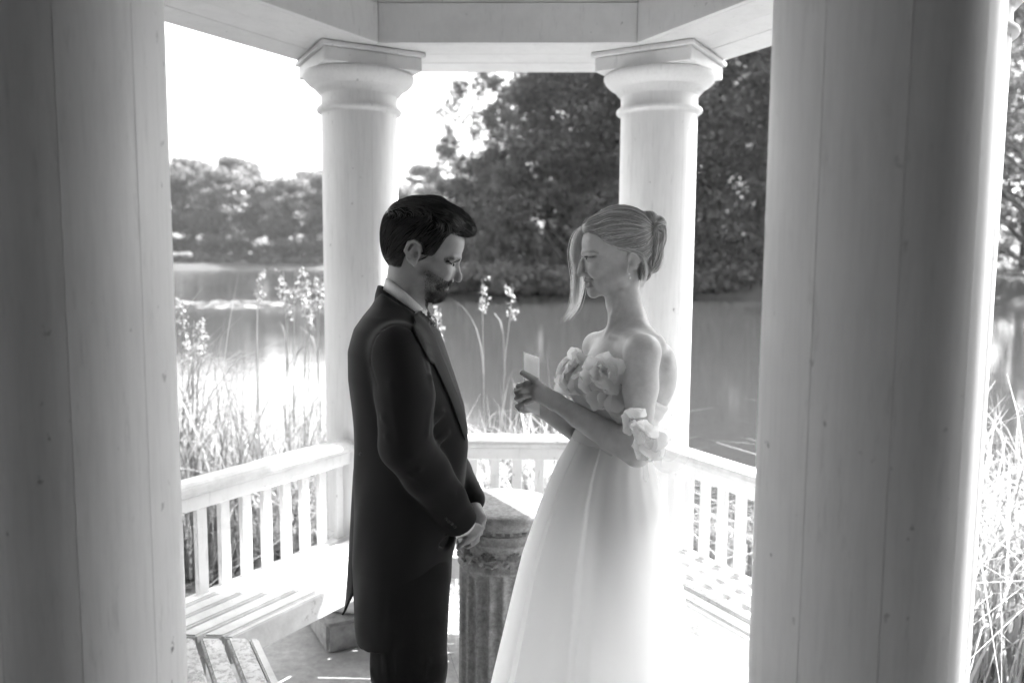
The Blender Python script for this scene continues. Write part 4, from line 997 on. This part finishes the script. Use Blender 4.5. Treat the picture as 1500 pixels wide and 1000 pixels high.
def bride():
    fig = Fig(1.98); J = fig.J; rng = np.random.default_rng(11)
    f = Field((742, 292, -150), (1012, 1345, 150), 1.6)
    # head
    f.ell((905, 351, 0), (47, 42, 41), -10, 4); f.ell((920, 362, 0), (30, 36, 39), 0, 8)
    f.ell((873, 358, 0), (21, 26, 33), -6, 8)                              # forehead
    f.ell((880, 388, 0), (23, 30, 30), -4, 8)                              # mid face
    f.ell((886, 412, 0), (21, 21, 29), -28, 8)                             # jaw
    f.ell((903, 402, -20), (16, 18, 12), 0, 9); f.ell((903, 402, 20), (16, 18, 12), 0, 9)
    f.ell((870, 427, 0), (9.5, 9.5, 12), 0, 7)                             # chin
    f.ell((867, 413, 0), (8, 11, 14), 0, 5)                                # muzzle
    for s in (-1, 1):
        f.cone((856, 371, 4*s), (864, 371, 22*s), 4.5, 4, 5)
        f.ell((853.5, 380, 14.5*s), (6, 4.6, 8.5), 0, 4, True)
        f.ell((870, 397, 21*s), (11.5, 10, 9.5), 25, 5)                    # cheek
        f.cone((859, 379, 11*s), (867, 379, 21*s), 3, 2.6, 2)              # lids
        f.ell((856.5, 402.2, 5.5*s), (4.8, 3.6, 3.6), -8, 2)
        f.chain([(862, 402, 11*s, 1.2), (868, 408, 15.5*s, 1.3), (872, 414, 16*s, 1.0)], 2.2, True)
        f.chain([(857, 414.6, 3*s, 1.7), (864, 414, 9*s, 1.9), (872.5, 410.3, 15.5*s, 1.6)], 1.0, True)
        f.chain([(859, 410.2, 0, 3.2), (864, 410.2, 8*s, 2.4), (870, 408.5, 13*s, 1.4)], 2)
        f.chain([(860.5, 418.8, 0, 3.4), (865, 418.6, 7*s, 2.7), (870, 414.5, 13*s, 1.4)], 2)
        f.ell((920, 383, 40*s), (7.6, 13, 3.2), -10, 2.2); f.ell((919.5, 382, 45*s), (5, 9.5, 5.4), -10, 1.0, True)
        f.chain([(915, 391, 41*s, 1.6), (925, 392, 42*s, 1.9), (929, 382, 43*s, 2), (925, 372, 43*s, 2), (917, 370, 42*s, 1.8)], 1.4); f.ell((916, 396, 41*s), (3.4, 4.4, 2.6), 0, 1.6); f.ell((917, 385, 41*s), (2.2, 4, 3.4), 0, 1.2, True)
    f.chain([(853.5, 382, 0, 4), (851.5, 391, 0, 3.9), (850, 399, 0, 4.4), (849.6, 401.6, 0, 4.6)], 3.5)
    # neck, shoulders, trunk
    f.chain([(911, 405, 0, 25), (914, 440, 0, 24.5), (921, 470, 0, 27), (924, 486, 0, 30)], 7)
    f.ell((922, 548, 0), (60, 60, 84), 0, 14, yaw=20); f.ell((965, 546, -34), (20, 46, 38), 6, 12); f.ell((950, 548, 48), (26, 46, 36), 0, 12)
    S0, S1 = J((944, 517, -88)), J((876, 508, 86))
    f.cone((922, 497, 0), S0, 25, 23, 14); f.cone((912, 497, 0), S1, 24, 20, 14)
    f.cone((934, 482, -16), (950, 500, -60), 15, 16, 12)                   # trapezius
    for a, b in (((897, 492, -8), (934, 500, -66)), ((889, 490, 10), (872, 494, 62))): f.cone(J(a)+[0, -1, -12 if a[2] < 0 else 0], J(b)+[0, -3, -12 if a[2] < 0 else 0], 4.2, 3.4, 6)   # collar bones
    f.chain([(906, 432, -22, 4), (898, 462, -17, 4), (892, 486, -8, 3.4)], 6)   # neck muscle
    f.loft([(560, 850, 984, 80), (600, 850, 974, 74), (640, 852, 954, 64), (690, 846, 960, 78), (760, 842, 968, 86)], 12)
    for s in (-1, 1): f.chain([(905, 760, 40*s, 50), (903, 1020, 40*s, 38), (903, 1290, 36*s, 22), (880, 1322, 36*s, 14)], 12)
    # arms
    E0, W0 = J((938, 668, -104)), J((815, 590, -36)); E1, W1 = J((900, 672, 96)), J((797, 603, 16))
    U = lambda a, b, t: a+(b-a)*t
    f.chain([(*S0, 24), (*U(S0, E0, .35), 22.8), (*U(S0, E0, .8), 19.5), (*E0, 18)], 10)
    f.chain([(*E0, 18.5), (*U(E0, W0, .3), 19.5), (*U(E0, W0, .7), 15.5), (*W0, 12.2)], 7)
    f.chain([(*S1, 22), (*U(S1, E1, .5), 22), (*E1, 18)], 9); f.chain([(*E1, 18), (*U(E1, W1, .35), 18), (*W1, 12)], 7)
    # near (left) hand
    def fing(pts, r):
        Q = [J(p) for p in pts]
        for i in range(len(Q)-1): f.cone(Q[i], Q[i+1], r*(1-.06*i), r*(1-.06*(i+1)), 1.3)
    f.cone(W0, J((789, 571, -30)), 12, 10.5, 5); f.cone(W0, J((790, 582, -28)), 12, 9.5, 5)
    fing([(786, 563, -28), (771, 563, -23), (760, 567, -12), (762, 572, 0)], 4.9); fing([(785, 570, -30), (768, 572, -23), (757.5, 576, -11), (761, 580, 2)], 4.9)
    fing([(785, 578, -28), (769, 581, -21), (758.5, 585, -9), (762, 589, 3)], 4.7); fing([(787, 585, -25), (773, 590, -18), (763, 594, -8), (764, 598, 2)], 4.2)
    fing([(799, 575, -36), (787, 559, -36), (775, 552, -30), (766, 547, -23)], 5.4)
    # far (right) hand cupping below
    f.cone(W1, J((778, 594, 14)), 11.5, 10.5, 5)
    fing([(778, 585, 16), (764, 575, 14), (757, 571, 6)], 4.7); fing([(775, 592, 14), (762, 588, 10), (757, 585, 2)], 4.7); fing([(776, 599, 12), (764, 600, 4), (758, 597, -4)], 4.6); fing([(780, 602, 10), (769, 604.5, 0), (762, 602, -8)], 4.3)
    def dark(P):
        x, y, d = P.T; ad = np.abs(d)
        brow = np.exp(-((y-369+np.maximum(0, 858-x)*-.25-np.maximum(0, x-866)*.35)/1.7)**2)*(x > 849)*(x < 873)*(ad > 5)*.5
        lash = np.exp(-((y-377.2+(x-858)*.12)/1.9)**2)*np.clip((x-855.5)/2, 0, 1)*np.clip((872-x)/3, 0, 1)*(ad > 10)*.95
        return np.clip(np.maximum(brow, lash), 0, 1)
    def lip(P):
        x, y, d = P.T; return ((np.abs(y-414.5-(d*d)*-.012) < 7.2) & (x < 870) & (np.abs(d) < 14.5) & (y > 407)).astype(float)*.95
    body = sculpt(fig, f, 'person', M['skin_w'], None, 1, {'dark': dark, 'lip': lip})
    tag(body, 'smiling woman in a white off-shoulder wedding gown holding a small card', 'person')
    for s in (-1, 1):
        lo, hi = (-28, -3) if s < 0 else (3, 28)
        e = Field((848, 370, lo), (874, 390, hi), .8); e.ell((862.4, 380, 14.5*s), (5.2, 4.0, 5.8), 0, .5); ey = sculpt(fig, e, 'eye', M['eye'], body)
        e = Field((848, 370, lo), (874, 390, hi), .8); e.ell((858.6, 379.3, 15.2*s), (1.9, 1.9, 2.4), 0, .5); sculpt(fig, e, 'iris', M['iris'], ey)
        L = []
        for q in range(26):
            t = q/25; p0 = np.array([856.5+10*t, 377.4-1.2*sin(pi*t)+1.2*t, s*(13+8*t)]); L.append(np.array([p0, p0+[-1.6+2.6*t, -.9, s*1.2], p0+[-3.2+5.4*t, -2.6, s*2.2]]))
        ribbons(fig, np.array(L), np.full(26, .3), 'eyelashes', M['iris'], body, rng)
    e = Field((852, 406, -20), (880, 424, 20), .8); e.ell((868.5, 414, 0), (9.2, 1.9, 12), -8, 1); sculpt(fig, e, 'teeth', M['tooth'], body)
    e = Field((852, 402, -24), (884, 426, 24), .8); e.ell((871, 413.2, 0), (8.5, 2.6, 16), -22, 1); sculpt(fig, e, 'mouth', M['iris'], body)
    e = Field((906, 394, -56), (924, 416, -36), .7); e.ell((914.8, 400.5, -46), (1.5, 1.5, 3), 0, .4); e.ell((914.6, 406, -47.5), (2.5, 2.8, 2.5), 0, .4); er = sculpt(fig, e, 'earring', M['pearl'], body)
    # ---- hair
    h = Field((830, 290, -64), (990, 432, 64), 1.5)
    h.ell((907, 349, 0), (50, 45.5, 46), -10, 4); h.ell((924, 364, 0), (30, 40, 43), 0, 8)
    line = lambda X: np.interp(X, [830, 850, 858, 866, 880, 900, 922, 932, 938], [334, 339, 341, 345, 355, 364, 370, 384, 396])
    h.op(lambda X, Y, Z: np.maximum(line(X)-Y, X-937)*.8+0*Z, (825, 325, -64), (940, 432, 64), 2.5, True)
    h.op(lambda X, Y, Z: np.maximum(404-Y+(X-930)*-.35, 936-X)*.8+0*Z, (930, 392, -64), (990, 432, 64), 2.5, True)
    h.ell((850, 364, 0), (15, 22, 24), 10, 3, True); h.ell((868, 333, 2), (17, 13, 24), -38, 6)
    b = Field((918, 300, -46), (986, 424, 46), 1.3)
    b.ell((953, 362, -2), (15, 36, 27), -8, 3); b.ell((958, 346, -8), (14.5, 22, 22), 0, 4); b.ell((948, 323, -4), (12, 11, 17), -20, 3); b.ell((962, 330, 2), (11, 12, 18), 0, 3); b.ell((942, 396, -2), (10, 14, 20), -12, 4)
    b.chain([(949, 338, -34, 2), (951, 352, -32, 1.5), (952, 380, -28, 1.5)], 4, True); b.chain([(951, 334, -34, 2.6), (966, 345, -22, 1.6)], 3, True)
    tone = {'tone': lambda P: .2+.25*rng.random(len(P))}
    hp = sculpt(fig, h, 'hair', M['hair_w'], body, 1, tone); sculpt(fig, b, 'bun', M['hair_w'], hp, 1, tone)
    P, _ = h.nets(0); roots = P[rng.choice(len(P), 2600)]
    def dirf(Q):
        T = np.array([952, 340, 0.])-Q; T[:, 2] *= .5; T /= np.linalg.norm(T, axis=1)[:, None]; low = np.clip((Q[:, 1]-352)/14, 0, 1)[:, None]
        return T*(1-low*.5)+low*.5*np.array([.9, .25, 0])
    paths = flow(h, roots, dirf, 9, rng.uniform(3, 6.5, len(roots)), rng.uniform(.1, 2.4, len(roots)), rng, .06)
    ribbons(fig, paths, rng.uniform(.3, .65, len(paths)), 'hair_strands', M['hair_w'], hp, rng)
    P, _ = b.nets(0); roots = P[rng.choice(len(P), 1300)]
    def dirb(Q):
        x, y, d = Q.T; up = y < 336; rx, ry = x-951, y-336
        D = np.stack([np.where(up, rx*.06-.1, -.25+(950-x)*-.008), np.where(up, ry*.06, .95), 0*d], 1); return D+1e-4
    paths = flow(b, roots, dirb, 8, rng.uniform(2, 4, len(roots)), rng.uniform(.1, 2.2, len(roots)), rng, .09)
    ribbons(fig, paths, rng.uniform(.3, .6, len(paths)), 'hair_strands', M['hair_w'], hp, rng)
    def lock(ctrl, n, spread, w, m=22, tipspread=4.):
        c_ = catmull(ctrl, m); t = np.linspace(0, 1, m); o1 = rng.normal(size=(n, 1, 3))*np.array(spread); tw = rng.normal(size=(n, 1, 3))*np.array(spread)*.6
        env = (.35+.65*np.sin(pi*np.minimum(1, t*1.05))**.5+tipspread*np.maximum(0, t-.72)**1.4)[None, :, None]
        pa = c_[None]+o1*env+tw*np.sin(t*5)[None, :, None]*.5
        for i in range(n):                        # strands end at different lengths
            tt = t*(1-.28*rng.random()**1.6); pa[i] = np.stack([np.interp(tt, t, pa[i][:, q]) for q in range(3)], 1)
        return ribbons(fig, pa, rng.uniform(w*.7, w*1.3, n), 'hair_lock', M['hair_lock'], hp, rng, True)
    lock([(870, 328, 2), (856, 334, 8), (848, 348, 14), (845.5, 366, 19), (847, 384, 22), (849.5, 402, 23), (851, 420, 23), (849, 436, 22), (842, 455, 20), (828, 472, 18)], 120, (3.8, 1.5, 3.4), .26)
    lock([(868, 331, 0), (856, 340, 7), (851, 356, 13), (849.5, 374, 18), (846, 404, 22), (844, 428, 21), (842, 448, 19), (834, 464, 18)], 90, (2.8, 1.2, 2.8), .26)
    lock([(866, 331, 2), (852, 340, 10), (843, 354, 15), (841, 372, 18), (844, 390, 20), (845, 412, 21), (846, 436, 20)], 34, (1.8, 1.2, 2), .24)
    lock([(934, 374, -40), (938, 384, -42), (940, 398, -41), (938, 410, -38), (934, 420, -33)], 16, (.8, .8, 1), .4)
    lock([(866, 336, -14), (878, 349, -28), (896, 360, -38), (916, 367, -43), (932, 373, -42), (942, 384, -36)], 46, (1.2, 1.4, 1.2), .5, tipspread=.3)
    lock([(940, 398, -22), (940, 412, -24), (935, 424, -24)], 14, (2.5, 1, 2), .3, 10)
    # flyaway hairs
    P, _ = h.nets(0); roots = P[(P[:, 1] < 345)]; roots = roots[rng.choice(len(roots), 70)]
    paths = flow(h, roots, dirf, 8, rng.uniform(2, 4, 70), .8, rng, .5, lambda t: 5*t*t); ribbons(fig, paths, np.full(70, .22), 'hair_strands', M['hair_lock'], hp, rng, True)

    # ---- gown: bodice
    gown = None
    c = Field((800, 500, -112), (1005, 700, 112), 2.0)
    def drape(X, Y, Z):
        s_ = Y-(X-845)*.78; return .9*np.sin(s_*.36+.02*Z)*np.clip((Y-555)/20, 0, 1)+0*Z
    c.ell((918, 556, 0), (67, 66, 92), 0, 8, yaw=20); c.loft([(560, 845, 985, 88), (600, 845, 977, 79), (640, 847, 957, 69), (662, 842, 959, 74)], 10)
    c.ell((866, 560, -40), (34, 36, 38), 0, 12); c.ell((850, 556, 34), (32, 34, 38), 0, 12)
    c.op(lambda X, Y, Z: np.maximum((Y-(530+(X-845)*.46))*.9, -400)+0*Z, (790, 480, -120), (1010, 700, 120), 2, True)
    c.op(drape, (800, 540, -112), (1005, 700, 112), .01, False) if False else None
    bod = sculpt(fig, c, 'bodice', M['bodice'], None, 1, disp=lambda P: drape(P[:, 0], P[:, 1], P[:, 2]))
    gown = empty('gown'); setpar(gown, body); setpar(bod, gown)
    # skirt
    rows = np.array([(634, 846, 954, 66), (650, 838, 958, 72), (690, 816, 965, 86), (720, 803, 974, 96), (760, 788, 986, 108), (830, 764, 1006, 126), (890, 749, 1019, 140), (950, 735, 1029, 152), (1000, 723, 1036, 160), (1100, 700, 1052, 178), (1220, 668, 1072, 198), (1330, 640, 1092, 215)], float)
    NTH, NY = 360, 90; ty = np.linspace(634, 1330, NY); th = np.linspace(0, 2*pi, NTH, endpoint=False); G = np.zeros((NY, NTH, 3))
    ph = rng.random(9)*6.28
    for i, y in enumerate(ty):
        xl, xr, hd = [np.interp(y, rows[:, 0], rows[:, k]) for k in (1, 2, 3)]; t = (y-634)/700; cx, rx = (xl+xr)/2, (xr-xl)/2
        am = .004+.03*min(1, t*2.4)
        w = np.cos(13*th+ph[0]+1.2*np.sin(2*th))*.2+np.cos(7*th+ph[1]+.8*np.sin(3*th))*.4+.3*np.cos(21*th+ph[2])*np.exp(-t*6)*2
        w = np.sign(w)*np.abs(w)**.8
        r = 1+am*w-am
        def step(a, wd, hgt):                         # an overlapping fold: rises slowly, drops sharply
            u = (th-a); return hgt*np.where((u > 0) & (u < wd), (1-u/wd)**1.6, 0)*min(1, t*4+.15)*1/(1+np.exp(-(u)/.010))
        r = r+step(1.98-.10*t, .75, .10)+step(2.62, .30, .06)-.065*np.exp(-((th-1.80+.10*t)/.17)**2)*min(1, t*4)+.02*np.exp(-((th-1.25)/.25)**2)
        G[i] = np.stack([cx+rx*r*np.cos(th), y+0*th, -hd*r*np.sin(th)], 1)
    sheet(fig, G, 'skirt', M['skirt'], gown, 0, True)
    G2 = G.copy(); cen = G.mean(1, keepdims=True); G2 = cen+(G-cen)*np.array([.93, 1, .93]); G2 = G2[:, ::4]; G2 = G2[60:]; sheet(fig, G2, 'underskirt', M['under'], gown, 0, True)
    # waist band
    tt = np.linspace(0, 2*pi, 90, endpoint=False); G = np.array([np.stack([(xl+xr)/2+(xr-xl)/2*np.cos(tt), y+6*np.cos(tt)*-.3+0*tt, -hd*np.sin(tt)], 1) for y, xl, xr, hd in ((628, 847, 956, 70), (634, 845, 957, 71), (641, 842, 958, 72), (646, 841, 957, 71))]); sheet(fig, G, 'waist_band', M['bodice'], gown, .002, True)
    # petals
    def petal_mesh(seed):
        r_ = random.Random(seed); n, m = 9, 9; V = []
        for i in range(n):
            v = i/(n-1); w_ = (.18+.95*sin(pi*min(1, v*.86+.05))**.75)*.5*(1 if v < .97 else .72)
            for j in range(m):
                u = j/(m-1)*2-1; x = u*w_; z = .30*v*v+.16*u*u*v-.05+.05*sin(3*u+seed)*v*v+.05*cos(7*u+seed*2)*v**3
                V.append((x, v+(-.10*u*u*v), z+r_.uniform(-.006, .006)))
        F = [(i*m+j, i*m+j+1, (i+1)*m+j+1, (i+1)*m+j) for i in range(n-1) for j in range(m-1)]
        me = npmesh('petal', V, F, True); me.materials.append(M['petal']); return me
    PM = [petal_mesh(s) for s in range(5)]
    def petal(px, py, d, ang, size, lean, roll):
        """base at the pixel, pointing along ang (degrees clockwise from right) in the picture plane, leaning towards the viewer"""
        q = fig.world(J((px, py, d))); o = bpy.data.objects.new('petal', PM[int(rng.integers(0, 5))]); COL.objects.link(o)
        a = radians(ang); Yv = Vector((cos(a)*cos(lean), -sin(lean), -sin(a)*cos(lean))).normalized(); ref = Vector((0, -1, 0)); Zv = (ref-Yv*ref.dot(Yv)).normalized(); Xv = Yv.cross(Zv)
        Rm = Matrix((Xv, Yv, Zv)).transposed(); Rm = Rm @ Matrix.Rotation(roll, 3, 'Y'); s_ = size*fig.sc
        o.matrix_world = Matrix.Translation(q) @ Rm.to_4x4() @ Matrix.Diagonal((s_, s_, s_, 1)); mw = o.matrix_world.copy(); setpar(o, gown); o.matrix_basis = mw
    def flower(px, py, d, n, size, spread=360, a0=0, lean=(.1, .9)):
        for k in range(n): petal(px+rng.normal(0, 1.5), py+rng.normal(0, 1.5), d+rng.normal(0, 2), a0+spread*(k+.5*rng.random())/n, size*rng.uniform(.8, 1.15), rng.uniform(*lean), rng.uniform(-.5, .5))
    flower(884, 548, -84, 6, 25, a0=10, lean=(.1, .6)); flower(886, 544, -88, 5, 18, a0=40, lean=(.5, 1.1)); 
    for a in ((878, 542, -80, 235, 30), (890, 541, -84, 275, 30), (896, 545, -84, 310, 28), (902, 552, -80, 345, 24), (872, 552, -76, 190, 26), (868, 560, -74, 160, 24), (892, 560, -80, 60, 24)): petal(*a[:4], a[4], .35, rng.uniform(-.4, .4))
    flower(844, 540, -22, 6, 22, a0=100, lean=(.0, .8)); flower(838, 552, -12, 6, 23, a0=90, lean=(-.2, .7)); flower(848, 526, -16, 6, 20, a0=120, lean=(-.2, .6)); flower(833, 562, 4, 5, 20, 200, 80, (-.4, .5)); flower(842, 536, 16, 5, 20, 200, 110, (-.4, .3))
    flower(856, 560, -60, 4, 24, a0=30, lean=(.2, .7))
    for a in ((884, 576, -82, 120, 30), (900, 572, -84, 75, 34), (906, 580, -84, 95, 36), (896, 582, -84, 140, 24), (910, 596, -86, 100, 26), (912, 586, -88, 60, 22), (905, 574, -86, 20, 20)): petal(*a[:4], a[4], .3, rng.uniform(-.4, .4))
    for a in ((930, 616, -128, 270, 20), (934, 612, -130, 310, 19), (926, 618, -128, 200, 17), (934, 620, -131, 100, 20), (930, 626, -131, 150, 18), (942, 630, -132, 190, 18), (944, 634, -132, 120, 20), (948, 636, -132, 280, 22), (952, 640, -132, 320, 20), (948, 648, -132, 160, 22), (954, 650, -131, 90, 26), (960, 646, -126, 20, 24), (950, 656, -131, 130, 24), (962, 654, -122, 60, 24), (956, 660, -126, 100, 20), (968, 640, -112, 340, 22)): petal(*a[:4], a[4], .35, rng.uniform(-.5, .5))
    # strap of the sleeve round the upper arm and its loose tulle
    for k in range(3):
        u = np.linspace(0, 1, 26); v = np.linspace(0, 1, 14); Gt = np.zeros((26, 14, 3))
        for i, a in enumerate(u):
            top = catmull([(926, 606+4*k, -128), (950, 624+5*k, -134), (972, 632+6*k, -112), (982, 622+9*k, -70)], 26)[i]; L = (30+14*k)*(.35+.65*sin(pi*min(1, a*.75+.12)))
            for j, b_ in enumerate(v): Gt[i, j] = J(top)+[(8+18*a*(1+.3*k))*b_+2.5*sin(9*a+5*b_+k), L*b_*(1-.15*a)+2*sin(11*a+k), 6*sin(7*a+2*k)*b_+12*b_*a]
        sheet(fig, Gt, 'tulle_sleeve', M['tulle'], gown)
    # ---- card in her hands
    cd = MB(); 
    P0 = fig.world(J((768, 521, -12))); ctr = fig.world(J((779, 561, -13)))
    root = empty('card', tuple(ctr)); tag(root, 'small pale folded card held upright in the woman\'s hands', 'card')
    for k, dd in ((0, -13), (1, -7)):
        xs = [(767, 519 if not k else 517), (790.5, 527 if not k else 525)]; Gc = np.zeros((9, 12, 3))
        for i in range(9):
            for j in range(12):
                a, b_ = i/8, j/11; px = 767.5+23*a+1.5*b_*(1-a)*0+1.2*b_; py = 519+8*a+84*b_-(3*k); Gc[i, j] = J((px, py, dd+(-10+24*a)*.5*(1 if not k else 1)+(2.5*sin(pi*a)*(1 if k else -1))))
        sheet(fig, Gc, 'leaf', M['card'], root, .0006)
bride()

# ------------------------------------------------------------------ summer haze over the lake
hz = MB(); hz.hexa([(-420, -60, -3), (420, -60, -3), (420, 420, -3), (-420, 420, -3), (-420, -60, 34), (420, -60, 34), (420, 420, 34), (-420, 420, 34)])
hm = bpy.data.materials.new('haze'); hm.use_nodes = True; hm.node_tree.nodes.remove(hm.node_tree.nodes['Principled BSDF'])
pv = hm.node_tree.nodes.new('ShaderNodeVolumePrincipled'); pv.inputs['Color'].default_value = g(.95); pv.inputs['Density'].default_value = .00018; pv.inputs['Anisotropy'].default_value = .3
hm.node_tree.links.new(pv.outputs[0], hm.node_tree.nodes['Material Output'].inputs['Volume'])
tag(hz.build('haze', hm), 'thin bright summer haze over the lake', 'haze', kind='stuff')
